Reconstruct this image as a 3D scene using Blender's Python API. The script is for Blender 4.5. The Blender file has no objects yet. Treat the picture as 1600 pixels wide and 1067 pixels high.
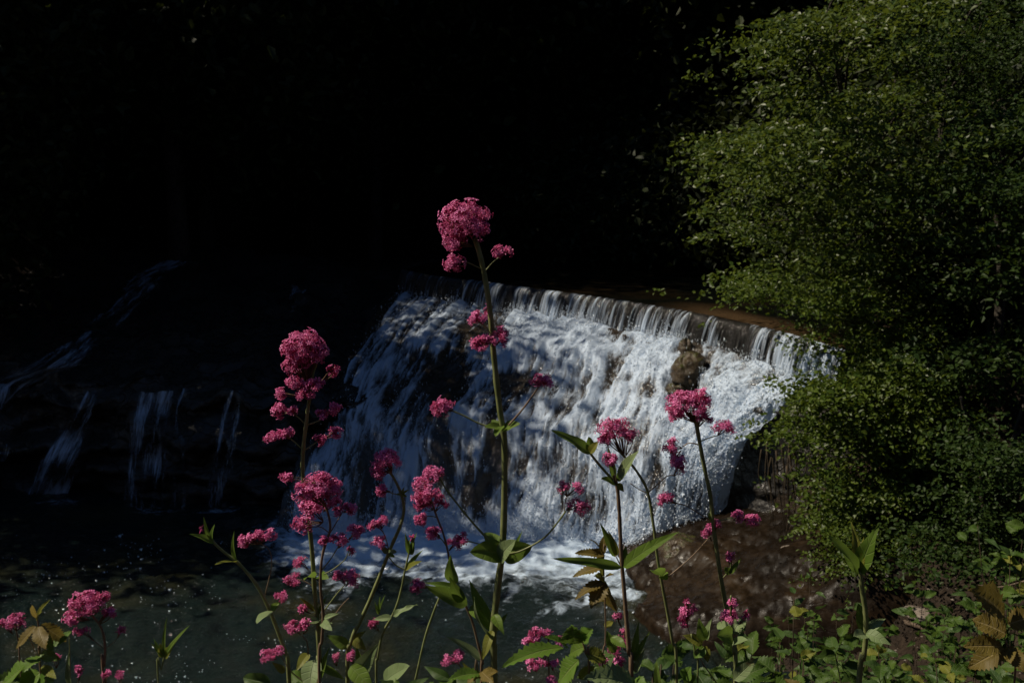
import bpy, math, random
import numpy as np
from mathutils import Vector

random.seed(7)
rng = np.random.default_rng(7)
SC = bpy.context.scene
COL = SC.collection

# ------------------------------------------------------------------ camera
F = 1570.0                      # focal length in pixels of a 1600 wide picture
PITCH = math.radians(10.2)
CAM = np.array([0.0, 0.0, 4.8])
cam_d = bpy.data.cameras.new('camera')
cam_d.sensor_width = 36.0
cam_d.lens = 36.0 * F / 1600.0
cam_d.clip_start = 0.05
cam_d.clip_end = 400.0
cam_d.dof.use_dof = True
cam_d.dof.focus_distance = 1.35
cam_d.dof.aperture_fstop = 20.0
cam = bpy.data.objects.new('camera', cam_d)
COL.objects.link(cam)
cam.location = CAM
cam.rotation_euler = (math.pi / 2 - PITCH, 0, 0)
SC.camera = cam

# ------------------------------------------------------------------ sky, sun, exposure
SUN_EL = math.radians(49)
SUN_AZ = math.radians(8)       # towards the far side, measured from due left
sun_dir = np.array([-math.cos(SUN_EL) * math.cos(SUN_AZ), math.cos(SUN_EL) * math.sin(SUN_AZ), math.sin(SUN_EL)])
W = bpy.data.worlds.new('World')
SC.world = W
W.use_nodes = True
wn = W.node_tree
wn.nodes.clear()
sky = wn.nodes.new('ShaderNodeTexSky')
sky.sky_type = 'NISHITA'
sky.sun_disc = False
sky.sun_elevation = SUN_EL
sky.sun_rotation = math.atan2(sun_dir[0], sun_dir[1])
sky.air_density = 1.0
sky.dust_density = 0.0
sky.ozone_density = 6.0
bg = wn.nodes.new('ShaderNodeBackground')
bg.inputs['Strength'].default_value = 0.05
wo = wn.nodes.new('ShaderNodeOutputWorld')
wn.links.new(sky.outputs[0], bg.inputs[0])
wn.links.new(bg.outputs[0], wo.inputs[0])

sun_l = bpy.data.lights.new('sun', 'SUN')
sun_l.energy = 5.0
sun_l.angle = math.radians(0.53)
sun_l.color = (1.0, 0.88, 0.71)
sun_o = bpy.data.objects.new('sun', sun_l)
COL.objects.link(sun_o)
sun_o.rotation_euler = Vector(-sun_dir).to_track_quat('-Z', 'Y').to_euler()
sun_o.location = (-20, 10, 30)

vs = SC.view_settings
vs.view_transform = 'Standard'
vs.look = 'None'
vs.gamma = 1.0
vs.exposure = -0.08
vs.use_curve_mapping = False
cy = SC.cycles
cy.use_denoising = True
cy.max_bounces = 6
cy.diffuse_bounces = 3
cy.glossy_bounces = 2
cy.transmission_bounces = 3
cy.transparent_max_bounces = 6
cy.caustics_reflective = False
cy.caustics_refractive = False
cy.sample_clamp_indirect = 4.0

# ------------------------------------------------------------------ geometry helpers
FWD = np.array([0, math.cos(PITCH), -math.sin(PITCH)])
UPV = np.array([0, math.sin(PITCH), math.cos(PITCH)])
RGT = np.array([1.0, 0, 0])

def ray(px, py):
    return FWD + RGT * ((px - 800.0) / F) + UPV * ((533.5 - py) / F)

def at(px, py, d):                       # the point of a sight line at world distance Y = d
    r = ray(px, py)
    return CAM + r * (d / r[1])

def at_z(px, py, z):                     # where a sight line meets the level z
    r = ray(px, py)
    return CAM + r * ((z - CAM[2]) / r[2])

def project(P):
    q = P - CAM
    w = q @ FWD
    return 800 + F * (q @ RGT) / w, 533.5 - F * (q @ UPV) / w

def _hash(ix, iy, iz, seed):
    h = (ix.astype(np.int64) * 374761393 + iy.astype(np.int64) * 668265263 + iz.astype(np.int64) * 2147483647 + seed * 974634777) & 0xFFFFFFFF
    h = ((h ^ (h >> 13)) * 1274126177) & 0xFFFFFFFF
    h = h ^ (h >> 16)
    return (h & 0xFFFFFF) / float(0xFFFFFF)

def vnoise(p, seed=0):
    p = np.asarray(p, float)
    i = np.floor(p).astype(np.int64)
    f = p - i
    f = f * f * (3 - 2 * f)
    r = 0
    for dx in (0, 1):
        for dy in (0, 1):
            for dz in (0, 1):
                w = (f[:, 0] if dx else 1 - f[:, 0]) * (f[:, 1] if dy else 1 - f[:, 1]) * (f[:, 2] if dz else 1 - f[:, 2])
                r = r + w * _hash(i[:, 0] + dx, i[:, 1] + dy, i[:, 2] + dz, seed)
    return r

def fbm(p, octaves=4, seed=0, gain=0.5, lac=2.03):
    a, s, r, p = 1.0, 0.0, 0, np.asarray(p, float)
    for k in range(octaves):
        r = r + a * vnoise(p, seed + 17 * k)
        s += a
        a *= gain
        p = p * lac + 3.7
    return r / s

def ridged(p, octaves=4, seed=0):
    a, s, r, p = 1.0, 0.0, 0, np.asarray(p, float)
    for k in range(octaves):
        r = r + a * (1 - np.abs(2 * vnoise(p, seed + 31 * k) - 1))
        s += a
        a *= 0.55
        p = p * 2.1 + 1.3
    return r / s

def sstep(a, b, x):
    t = np.clip((x - a) / (b - a), 0, 1)
    return t * t * (3 - 2 * t)

def p2(x, y, z=None):
    return np.stack([x, y, np.zeros_like(x) if z is None else z], 1)

def mesh(name, V, faces, mat, smooth=True, attrs=None, uv=None):
    """faces: array (n,3) or (n,4), or a list of such arrays; attrs: {name: (domain, values)}"""
    me = bpy.data.meshes.new(name)
    V = np.asarray(V, np.float32)
    fl = faces if isinstance(faces, list) else [faces]
    fl = [np.asarray(f, np.int32) for f in fl if len(f)]
    nl = sum(f.size for f in fl)
    nf = sum(len(f) for f in fl)
    me.vertices.add(len(V))
    me.vertices.foreach_set('co', V.ravel())
    me.loops.add(nl)
    idx = np.concatenate([f.ravel() for f in fl])
    me.loops.foreach_set('vertex_index', idx)
    me.polygons.add(nf)
    tot = np.concatenate([np.full(len(f), f.shape[1], np.int32) for f in fl])
    st = np.concatenate([[0], np.cumsum(tot)[:-1]]).astype(np.int32)
    me.polygons.foreach_set('loop_start', st)
    me.polygons.foreach_set('loop_total', tot)
    me.update(calc_edges=True)
    me.polygons.foreach_set('use_smooth', np.full(nf, bool(smooth)))
    for k, (dom, val) in (attrs or {}).items():
        a = me.attributes.new(k, 'FLOAT', dom)
        a.data.foreach_set('value', np.asarray(val, np.float32))
    if uv is not None:
        l = me.uv_layers.new(name='UVMap')
        l.data.foreach_set('uv', np.asarray(uv, np.float32)[idx].ravel())
    me.validate()
    if mat is not None:
        for m in (mat if isinstance(mat, (list, tuple)) else [mat]):
            me.materials.append(m)
    return me

def link(name, me, parent=None, loc=None):
    o = bpy.data.objects.new(name, me)
    COL.objects.link(o)
    if parent is not None:
        o.parent = parent
    if loc is not None:
        o.location = loc
    return o

def thing(name, label, cat, loc, group=None):
    o = bpy.data.objects.new(name, None)
    COL.objects.link(o)
    o.empty_display_size = 0.05
    o.location = loc
    tag(o, label, cat, group)
    return o

def tag(o, label, cat, group=None):
    o['label'] = label
    o['category'] = cat
    if group:
        o['group'] = group
    return o

def struct(name, me):
    o = link(name, me)
    o['kind'] = 'structure'
    return o

def part(name, V, faces, mat, parent, **kw):
    base = np.array(parent.location)
    p = parent.parent
    while p is not None:
        base = base + np.array(p.location)
        p = p.parent
    return link(name, mesh(name, np.asarray(V) - base, faces, mat, **kw), parent)

def grid_faces(nu, nv):
    i = np.arange(nu * nv).reshape(nu, nv)
    return np.stack([i[:-1, :-1].ravel(), i[1:, :-1].ravel(), i[1:, 1:].ravel(), i[:-1, 1:].ravel()], 1)

def spline(pts, n):
    """Catmull-Rom through pts, n samples; extra columns (radius) are interpolated too"""
    P = np.asarray(pts, float)
    if len(P) == 2:
        t = np.linspace(0, 1, n)[:, None]
        return P[0] * (1 - t) + P[1] * t
    Q = np.vstack([2 * P[0] - P[1], P, 2 * P[-1] - P[-2]])
    m = len(P) - 1
    s = np.linspace(0, m, n)
    k = np.minimum(s.astype(int), m - 1)
    t = (s - k)[:, None]
    a, b, c, d = Q[k], Q[k + 1], Q[k + 2], Q[k + 3]
    return 0.5 * (2 * b + (c - a) * t + (2 * a - 5 * b + 4 * c - d) * t * t + (3 * b - a - 3 * c + d) * t ** 3)

def tube(path, rad, sides=6):
    """verts, quads of a tube along path (n,3) with radius (n)"""
    P = np.asarray(path, float)
    n = len(P)
    rad = np.broadcast_to(np.asarray(rad, float), (n,))
    T = np.gradient(P, axis=0)
    T /= np.linalg.norm(T, axis=1)[:, None] + 1e-12
    ref = np.array([0.31, 0.87, 0.21])
    A = np.cross(T, ref)
    A /= np.linalg.norm(A, axis=1)[:, None] + 1e-9
    B = np.cross(T, A)
    th = np.linspace(0, 2 * np.pi, sides, endpoint=False)
    V = P[:, None, :] + rad[:, None, None] * (np.cos(th)[None, :, None] * A[:, None, :] + np.sin(th)[None, :, None] * B[:, None, :])
    i = np.arange(n * sides).reshape(n, sides)
    j = np.roll(i, -1, axis=1)
    Fq = np.stack([i[:-1].ravel(), j[:-1].ravel(), j[1:].ravel(), i[1:].ravel()], 1)
    V = V.reshape(-1, 3)
    c0, c1 = len(V), len(V) + 1
    V = np.vstack([V, P[:1], P[-1:]])
    tri0 = np.stack([np.full(sides, c0), j[0], i[0]], 1)
    tri1 = np.stack([np.full(sides, c1), i[-1], j[-1]], 1)
    return V, Fq, np.vstack([tri0, tri1])

class Acc:
    """collects pieces of one mesh"""
    def __init__(s):
        s.V, s.Q, s.T, s.n = [], [], [], 0
    def add(s, V, Q=None, T=None):
        if Q is not None and len(Q): s.Q.append(np.asarray(Q) + s.n)
        if T is not None and len(T): s.T.append(np.asarray(T) + s.n)
        s.V.append(V); s.n += len(V)
    def tube(s, path, rad, sides=6):
        s.add(*tube(path, rad, sides))
    def get(s):
        f = []
        if s.Q: f.append(np.vstack(s.Q))
        if s.T: f.append(np.vstack(s.T))
        return np.vstack(s.V), f

# ------------------------------------------------------------------ materials
def mat_new(name):
    m = bpy.data.materials.new(name)
    m.use_nodes = True
    nt = m.node_tree
    nt.nodes.clear()
    out = nt.nodes.new('ShaderNodeOutputMaterial')
    return m, nt, out

class NT:
    def __init__(s, nt): s.nt = nt
    def n(s, typ, **kw):
        nd = s.nt.nodes.new('ShaderNode' + typ)
        for k, v in kw.items():
            if k.startswith('i_'):
                nd.inputs[k[2:].replace('_', ' ')].default_value = v
            else:
                setattr(nd, k, v)
        return nd
    def l(s, a, b): s.nt.links.new(a, b)
    def attr(s, name):
        return s.n('Attribute', attribute_name=name).outputs['Fac']
    def noise(s, vec, scale, detail=4, rough=0.55, dist=0.0):
        nd = s.n('TexNoise')
        nd.inputs['Scale'].default_value = scale
        nd.inputs['Detail'].default_value = detail
        nd.inputs['Roughness'].default_value = rough
        nd.inputs['Distortion'].default_value = dist
        if vec is not None: s.l(vec, nd.inputs['Vector'])
        return nd.outputs['Fac']
    def scale(s, vec, xyz):
        nd = s.n('Mapping')
        nd.inputs['Scale'].default_value = xyz
        s.l(vec, nd.inputs['Vector'])
        return nd.outputs[0]
    def math(s, op, a, b=None, clamp=False):
        nd = s.n('Math', operation=op, use_clamp=clamp)
        for k, v in enumerate((a, b)):
            if v is None: continue
            if isinstance(v, (int, float)): nd.inputs[k].default_value = v
            else: s.l(v, nd.inputs[k])
        return nd.outputs[0]
    def ramp(s, fac, stops):
        nd = s.n('ValToRGB')
        e = nd.color_ramp.elements
        while len(e) < len(stops): e.new(0.5)
        for k, (p, c) in enumerate(stops):
            e[k].position = p
            e[k].color = (*c, 1) if len(c) == 3 else c
        s.l(fac, nd.inputs[0])
        return nd.outputs[0]
    def range(s, v, a, b, c=0.0, d=1.0):
        nd = s.n('MapRange', interpolation_type='SMOOTHSTEP')
        for k, x in enumerate((a, b, c, d)): nd.inputs[k + 1].default_value = x
        s.l(v, nd.inputs[0])
        return nd.outputs[0]
    def mix(s, fac, a, b):
        nd = s.n('Mix', data_type='RGBA')
        for k, v in ((0, fac), (6, a), (7, b)):
            if isinstance(v, (int, float)): nd.inputs[k].default_value = v
            elif isinstance(v, tuple): nd.inputs[k].default_value = (*v, 1)
            else: s.l(v, nd.inputs[k])
        return nd.outputs[2]
    def bump(s, h, strength, dist):
        nd = s.n('Bump')
        nd.inputs['Strength'].default_value = strength
        nd.inputs['Distance'].default_value = dist
        s.l(h, nd.inputs['Height'])
        return nd.outputs[0]
    def bsdf(s, col, rough=0.5, spec=0.5, normal=None, **kw):
        nd = s.n('BsdfPrincipled')
        for k, v in (('Base Color', col), ('Roughness', rough), ('Specular IOR Level', spec), *kw.items()):
            if isinstance(v, tuple): nd.inputs[k].default_value = (*v, 1)
            elif isinstance(v, (int, float)): nd.inputs[k].default_value = v
            else: s.l(v, nd.inputs[k])
        if normal is not None: s.l(normal, nd.inputs['Normal'])
        return nd.outputs[0]
    def mixsh(s, fac, a, b):
        nd = s.n('MixShader')
        if isinstance(fac, (int, float)): nd.inputs[0].default_value = fac
        else: s.l(fac, nd.inputs[0])
        s.l(a, nd.inputs[1]); s.l(b, nd.inputs[2])
        return nd.outputs[0]
    def objco(s): return s.n('TexCoord').outputs['Object']
    def uv(s): return s.n('TexCoord').outputs['UV']

def mat_foliage(name, c0, c1, rough=0.42, trans=0.35, spec=0.5):
    m, nt, out = mat_new(name)
    g = NT(nt)
    v = g.attr('var')
    col = g.mix(v, c0, c1)
    b = g.bsdf(col, rough, spec)
    t = g.n('BsdfTranslucent')
    g.l(g.mix(0.5, col, tuple(min(1, x * 1.5) for x in (c1[0] * 1.1, c1[1], c1[2] * 0.5))), t.inputs[0])
    g.l(g.mixsh(trans, b, t.outputs[0]), out.inputs[0])
    return m

def mat_leaf(name, c0, c1, vein, rough=0.45, trans=0.3, veins=7.0, spec=0.45, vstr=0.5):
    """a big leaf seen close: midrib and side veins from its own surface coordinates"""
    m, nt, out = mat_new(name)
    g = NT(nt)
    uv = g.uv()
    sep = g.n('SeparateXYZ'); g.l(uv, sep.inputs[0])
    ax = g.math('ABSOLUTE', sep.outputs[0])
    mid = g.range(ax, 0.03, 0.10, 1.0, 0.0)
    ph = g.math('MULTIPLY', g.math('SUBTRACT', sep.outputs[1], g.math('MULTIPLY', ax, 0.16)), veins * 2 * math.pi)
    side = g.range(g.math('COSINE', ph), 0.80, 1.0)
    vn = g.math('MAXIMUM', mid, g.math('MULTIPLY', side, 0.55))
    n = g.noise(g.objco(), 90, 4, 0.6)
    oi = g.n('ObjectInfo').outputs['Random']
    col = g.mix(g.math('ADD', g.math('MULTIPLY', n, 0.5), g.math('MULTIPLY', oi, 0.5)), c0, c1)
    spot = g.range(g.noise(g.objco(), 55, 3, 0.7), 0.66, 0.72)
    col = g.mix(g.math('MULTIPLY', spot, 0.55), col, (0.16, 0.10, 0.03))
    col = g.mix(g.math('MULTIPLY', vn, vstr), col, vein)
    nb = g.bump(g.math('SUBTRACT', g.math('MULTIPLY', n, 0.25), g.math('MULTIPLY', vn, 0.8)), 0.6, 0.0015)
    b = g.bsdf(col, rough, spec, nb)
    t = g.n('BsdfTranslucent')
    g.l(g.mix(0.5, col, tuple(min(1, x * 1.4) for x in c1)), t.inputs[0])
    g.l(g.mixsh(trans, b, t.outputs[0]), out.inputs[0])
    return m

def mat_plain(name, c0, c1, rough=0.6, scale=30, spec=0.4, trans=0.0, bump=0.0, bdist=0.002):
    m, nt, out = mat_new(name)
    g = NT(nt)
    n = g.noise(g.objco(), scale, 5, 0.6)
    col = g.mix(g.range(n, 0.3, 0.7), c0, c1)
    b = g.bsdf(col, rough, spec, g.bump(n, bump, bdist) if bump else None)
    if trans:
        t = g.n('BsdfTranslucent'); g.l(col, t.inputs[0])
        b = g.mixsh(trans, b, t.outputs[0])
    g.l(b, out.inputs[0])
    return m

def mat_rock(name, stops, rough=(0.25, 0.7), scale=3.0, bump=0.8, bdist=0.05, moss=None, spec=0.3, crack_k=0.7):
    m, nt, out = mat_new(name)
    g = NT(nt)
    oc = g.objco()
    st = g.scale(oc, (1.0, 1.0, 3.2))
    n1 = g.noise(st, scale, 8, 0.62, 0.4)
    n2 = g.noise(oc, scale * 9, 5, 0.65)
    f = g.math('ADD', g.math('MULTIPLY', n1, 0.7), g.math('MULTIPLY', n2, 0.3))
    col = g.ramp(f, stops)
    crack = g.n('TexVoronoi', feature='DISTANCE_TO_EDGE')
    crack.inputs['Scale'].default_value = scale * 1.1
    wv = g.n('VectorMath', operation='ADD')
    g.l(st, wv.inputs[0])
    nv = g.n('TexNoise'); nv.inputs['Scale'].default_value = scale * 1.5; g.l(oc, nv.inputs['Vector'])
    g.l(nv.outputs['Color'], wv.inputs[1])
    g.l(wv.outputs[0], crack.inputs['Vector'])
    ck = g.range(crack.outputs['Distance'], 0.0, 0.035, 1.0, 0.0)
    col = g.mix(g.math('MULTIPLY', ck, crack_k), col, tuple(x * 0.35 for x in stops[0][1]))
    if moss:
        geo = g.n('NewGeometry')
        sp = g.n('SeparateXYZ'); g.l(geo.outputs['Normal'], sp.inputs[0])
        mk = g.math('MULTIPLY', g.range(sp.outputs[2], 0.35, 0.8), g.range(g.noise(oc, scale * 2.2, 5, 0.6), 0.45, 0.6))
        col = g.mix(mk, col, moss)
    hgt = g.math('SUBTRACT', f, g.math('MULTIPLY', ck, 0.36 * crack_k))
    r = g.range(n2, 0.35, 0.65, rough[0], rough[1])
    g.l(g.bsdf(col, r, spec, g.bump(hgt, bump, bdist)), out.inputs[0])
    return m

M = {}
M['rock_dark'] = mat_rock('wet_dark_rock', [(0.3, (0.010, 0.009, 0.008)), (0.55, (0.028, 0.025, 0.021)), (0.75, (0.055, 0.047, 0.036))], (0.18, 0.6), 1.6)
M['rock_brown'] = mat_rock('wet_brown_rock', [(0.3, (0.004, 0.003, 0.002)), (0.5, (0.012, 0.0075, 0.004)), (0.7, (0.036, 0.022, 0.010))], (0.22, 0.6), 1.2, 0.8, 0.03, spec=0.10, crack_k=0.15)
M['rock_moss'] = mat_rock('mossy_boulder', [(0.3, (0.02, 0.014, 0.008)), (0.5, (0.055, 0.038, 0.02)), (0.7, (0.10, 0.072, 0.042))], (0.15, 0.5), 5, 0.9, 0.03, (0.05, 0.055, 0.012))
M['stone'] = mat_rock('pale_stone', [(0.3, (0.13, 0.10, 0.08)), (0.5, (0.24, 0.20, 0.165)), (0.7, (0.34, 0.30, 0.25))], (0.45, 0.8), 9, 0.6, 0.01)
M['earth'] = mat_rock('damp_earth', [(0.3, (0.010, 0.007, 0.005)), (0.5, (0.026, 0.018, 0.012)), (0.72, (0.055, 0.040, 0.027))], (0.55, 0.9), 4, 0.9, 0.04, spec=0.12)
M['bark'] = mat_plain('bark', (0.020, 0.017, 0.013), (0.065, 0.055, 0.042), 0.85, 22, 0.25, bump=0.9, bdist=0.02)
M['twig'] = mat_plain('dry_twig', (0.05, 0.034, 0.022), (0.16, 0.12, 0.085), 0.8, 30, 0.3, bump=0.5, bdist=0.003)
M['root'] = mat_plain('hanging_root', (0.020, 0.016, 0.010), (0.075, 0.055, 0.034), 0.85, 14, 0.2)

# ------------------------------------------------------------------ the lie of the land
Z_UP = 2.73                                                    # level of the river above the weir
LIP_PX = np.array([(635, 421), (660, 427), (690, 432), (760, 440.5), (850, 452.5), (950, 466), (1050, 482), (1150, 501), (1250, 525), (1330, 549)], float)
LIP = np.array([at_z(x, y, Z_UP) for x, y in LIP_PX])

def lip_side(x, y):
    """positive upstream of the weir line (distance in metres, roughly)"""
    A, B = LIP[0], LIP[-1]
    d = (B - A)[:2]; d = d / np.linalg.norm(d)
    n = np.array([-d[1], d[0]])
    if n[1] < 0: n = -n
    return (x - A[0]) * n[0] + (y - A[1]) * n[1]

def terrain(x, y):
    x = np.asarray(x, float); y = np.asarray(y, float)
    z = np.full(x.shape, -0.8)
    # bank the flowers grow on; unseen hill behind camera steepened to block low sky
    s = sstep(0.4, 4.0, x) * 2.4
    cb = np.interp(y - s, [-30, -5, 0, 1.5, 2.2, 3.2, 4.6, 6.4], [26, 4.4, 3.62, 3.42, 2.9, 1.9, 0.5, -0.8])
    z = np.maximum(z, cb)
    # low bank to the right of the pool
    rb = np.clip((x - 1.55 - 0.06 * (10 - y) - 0.75 * sstep(9.3, 8.4, y)) * 0.6, -0.8, 1.25)
    z = np.maximum(z, rb - 0.45 * sstep(8.0, 8.8, y) * sstep(4.2, 3.2, x))
    lb = np.clip((-x - 7.6) * 0.8, -0.8, 1.0) * sstep(6.0, 8.0, y) - 0.8 * sstep(8.0, 6.0, y)
    z = np.maximum(z, lb)
    # higher ground behind the cliff right of the fall
    cx = np.interp(y, [6, 8.5, 10.2, 11.3, 12.4], [7.5, 5.6, 3.75, 2.95, 2.75])
    hi = 2.1 + 0.16 * np.clip(x - cx, 0, 6) + 0.55 * np.clip(x - 8.5, 0, 40)
    k = sstep(0.0, 0.35, x - cx) * sstep(5.0, 7.0, y)
    z = np.where(k > 0, np.maximum(z, z * (1 - k) + hi * k), z)
    # ground on the far side, river bed above the weir
    ls = lip_side(x, y)
    left_ledge = sstep(14.6, 15.4, y) * sstep(1.0, -1.0, x)
    up = np.where(ls > 0.15, 2.3, -0.8)
    up = np.where((x > 3.4) & (ls > 0.15), np.maximum(2.3, 2.45 + 0.2 * (x - 4.4)), up)
    z = np.maximum(z, up)
    z = np.maximum(z, left_ledge * np.clip(0.9 + (y - 15) * 0.2, 0, 2.3) - 0.8 * (1 - left_ledge))
    z = z + np.clip(ls - 4.6, 0, 6) * 0.55 * sstep(16, 18, y + 0.6 * x)
    # valley sides
    lh = np.clip(-x - 9.0, 0, 60) * (0.35 + 0.55 * sstep(15, 24, y)) * sstep(9, 14, y)
    bh = np.clip(y - 27 + 0.25 * x, 0, 60) * 0.75
    z = z + lh + bh
    z = z + (fbm(np.stack([x.ravel() * 0.8, y.ravel() * 0.8, x.ravel() * 0], 1), 4, 5).reshape(x.shape) - 0.5) * 0.25
    return z

def ground(x, y):
    return float(terrain(np.array([x]), np.array([y]))[0])

xs = np.unique(np.concatenate([np.linspace(-70, -9, 40), np.linspace(-9, 8, 190), np.linspace(8, 60, 36)]))
ys = np.unique(np.concatenate([np.linspace(-25, 0, 22), np.linspace(0, 14, 170), np.linspace(14, 30, 50), np.linspace(30, 90, 30)]))
X, Y = np.meshgrid(xs, ys, indexing='ij')
Z = terrain(X, Y)
me = mesh('ground', np.stack([X.ravel(), Y.ravel(), Z.ravel()], 1), grid_faces(len(xs), len(ys)), M['earth'])
struct('ground', me)

# ------------------------------------------------------------------ water
def mat_pool(name='river_water', c0=(0.007, 0.013, 0.012), c1=(0.024, 0.024, 0.011)):
    m, nt, out = mat_new(name)
    g = NT(nt)
    oc = g.objco()
    foam = g.attr('foam')
    bed = g.range(g.noise(oc, 0.55, 4, 0.6), 0.45, 0.68)
    col = g.mix(bed, c0, c1)
    col = g.mix(g.attr('shallow'), col, (0.075, 0.047, 0.024))
    fine = g.noise(oc, 26, 5, 0.65)
    wat = g.bsdf(col, 0.045, 0.5, g.bump(fine, 0.8, 0.045), IOR=1.33)
    n = g.noise(g.scale(oc, (1.0, 1.6, 1)), 5.5, 9, 0.74, 0.8)
    f = g.range(g.math('ADD', foam, g.math('MULTIPLY', g.math('SUBTRACT', n, 0.5), 1.5)), 0.30, 0.95)
    fo = g.bsdf((0.60, 0.74, 0.90), 0.55, 0.3, g.bump(n, 0.6, 0.06))
    g.l(g.mixsh(f, wat, fo), out.inputs[0])
    return m

def mat_fall(name, sx, sy, kn=1.6, lo=0.30, hi=0.74, clear=False, rock=(0.018, 0.015, 0.012), rock2=(0.06, 0.048, 0.034)):
    m, nt, out = mat_new(name)
    g = NT(nt)
    uv = g.uv()
    foam = g.attr('foam')
    n1 = g.noise(g.scale(uv, (sx, sy, 1)), 1.0, 6, 0.68, 0.6)
    n2 = g.noise(g.scale(uv, (sx * 4.2, sy * 4.8, 1)), 1.0, 5, 0.7, 0.4)
    n = g.math('ADD', g.math('MULTIPLY', n1, 0.55), g.math('MULTIPLY', n2, 0.45))
    f = g.range(g.math('ADD', foam, g.math('MULTIPLY', g.math('SUBTRACT', n, 0.5), kn)), lo, hi)
    rc = g.mix(g.noise(g.objco(), 5, 5, 0.6), rock, rock2)
    wet = g.bsdf(rc, 0.12, 0.6, g.bump(n, 0.8, 0.05))
    if clear:
        wet = g.mixsh(0.92, wet, g.n('BsdfTransparent').outputs[0])
    fo = g.bsdf((0.62, 0.74, 0.90), 0.5, 0.25, g.bump(n, 0.55, 0.04))
    tr = g.n('BsdfTranslucent', i_Color=(0.56, 0.73, 0.90, 1))
    fo = g.mixsh(0.26, fo, tr.outputs[0])
    g.l(g.mixsh(f, wet, fo), out.inputs[0])
    return m

M['pool'] = mat_pool()
M['upper'] = mat_pool('shaded_upper_river_water', (0.003, 0.004, 0.003), (0.008, 0.006, 0.003))  # near-black copy of the pool water, upstream shade put into its colour
M['fall'] = mat_fall('white_water', 8.0, 1.7)
M['curtain'] = mat_fall('falling_sheet', 34.0, 0.8, 1.6, 0.36, 0.86, rock=(0.008, 0.0075, 0.007), rock2=(0.022, 0.019, 0.015))
M['thread'] = mat_fall('thin_fall', 14.0, 1.2, 1.9, 0.38, 0.9, True)
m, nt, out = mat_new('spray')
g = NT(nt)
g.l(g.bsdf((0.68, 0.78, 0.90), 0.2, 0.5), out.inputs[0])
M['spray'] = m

# base line of the falls on the pool
BASE_PX = np.array([(430, 832), (520, 842), (610, 838), (720, 842), (830, 850), (930, 860), (1010, 874), (1070, 868), (1118, 838)], float)
BASE = np.array([at_z(x, y, 0.0) for x, y in BASE_PX])
BASE[-1] = at(1118, 838, 11.75)
TOPI = np.array([0, 2, 3, 4, 5, 6, 7, 8, 9])
dl = (LIP[-1] - LIP[0])[:2]; dl /= np.linalg.norm(dl)
outw = np.array([dl[1], -dl[0], 0.0])
if outw[1] > 0: outw = -outw
TOP = LIP[TOPI] + outw * 0.22
TOP[:, 2] = Z_UP - 0.40

def fall_surface(top, base, nu, nv, seed, hp, dp):
    su = np.linspace(0, 1, nu)
    T = spline(top, nu); B = spline(base, nu)
    # arc length across, for texture
    mid = (T + B) / 2
    du = np.concatenate([[0], np.cumsum(np.linalg.norm(np.diff(mid, axis=0), axis=1))])
    v = np.linspace(0, 1, nv)
    U, Vv = np.meshgrid(du, v, indexing='ij')
    wob = (fbm(p2(U.ravel() * 0.9, Vv.ravel() * 0.6), 3, seed).reshape(U.shape) - 0.5) * 0.34
    vv = np.clip(Vv + wob * np.sin(np.pi * Vv), 0, 1)
    kn = [0, 0.18, 0.45, 0.58, 0.8, 1]
    H = np.interp(vv, kn, hp); D = np.interp(vv, kn, dp)
    P = np.empty(U.shape + (3,))
    for c in (0, 1):
        P[..., c] = T[:, None, c] * (1 - H) + B[:, None, c] * H
    P[..., 2] = T[:, None, 2] * (1 - D) + B[:, None, 2] * D
    return P, U, Vv

NU, NV = 560, 400
P, U, V = fall_surface(TOP, BASE, NU, NV, 11, [0, 0.30, 0.62, 0.76, 0.88, 1], [0, 0.10, 0.34, 0.48, 0.74, 1])
length = 3.4
Pf = P.reshape(-1, 3)
u, v = U.ravel(), V.ravel() * length
nrm = np.array([outw[0] * 0.72, outw[1] * 0.72, 0.70])
big = fbm(p2(u * 1.3, v * 0.9), 4, 21) - 0.5                     # boulders under the water
lobe = ridged(p2(u * 2.6 + 0.6 * vnoise(p2(u, v), 9), v * 0.8), 3, 33)   # ropes of water
fine = fbm(p2(u * 15, v * 4.2), 4, 41, 0.6)
grain = vnoise(p2(u * 55, v * 30), 55)
disp = 0.55 * big * np.sin(np.pi * np.clip(V.ravel(), 0.02, 0.98)) ** 0.5 + 0.25 * (lobe - 0.5) + 0.09 * (fine - 0.5) + 0.014 * grain
Pf = Pf + nrm * disp[:, None]
qx, qy = project(Pf)
foam = 0.53 + 0.75 * (lobe - 0.55) + 1.0 * (fine - 0.5) + 0.7 * big
# rocks that the water only partly covers, plus one shaded patch painted dark
for hx, hy, rx, ry, a in [(700, 598, 40, 42, 0.75), (688, 690, 22, 60, 0.65), (772, 690, 17, 70, 0.85), (742, 775, 20, 45, 0.7), (815, 600, 36, 20, 0.5), (955, 585, 30, 34, 0.35),
                          (1082, 565, 30, 50, 0.6), (1140, 545, 45, 16, 0.45), (745, 515, 40, 18, 0.3), (640, 640, 30, 50, 0.25), (985, 680, 20, 50, 0.3), (860, 700, 30, 40, 0.2),
                          (560, 700, 30, 70, 0.2), (1100, 780, 14, 40, 0.3), (1010, 610, 18, 14, 0.4), (890, 640, 14, 40, 0.2), (960, 520, 24, 12, 0.25), (660, 560, 30, 20, 0.25)]:
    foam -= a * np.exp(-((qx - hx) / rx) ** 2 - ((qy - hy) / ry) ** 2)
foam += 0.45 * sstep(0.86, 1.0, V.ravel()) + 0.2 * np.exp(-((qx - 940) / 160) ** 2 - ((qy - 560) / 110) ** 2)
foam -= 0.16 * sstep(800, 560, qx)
foam -= 0.7 * sstep(0.06, 0.0, u / u.max())
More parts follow.
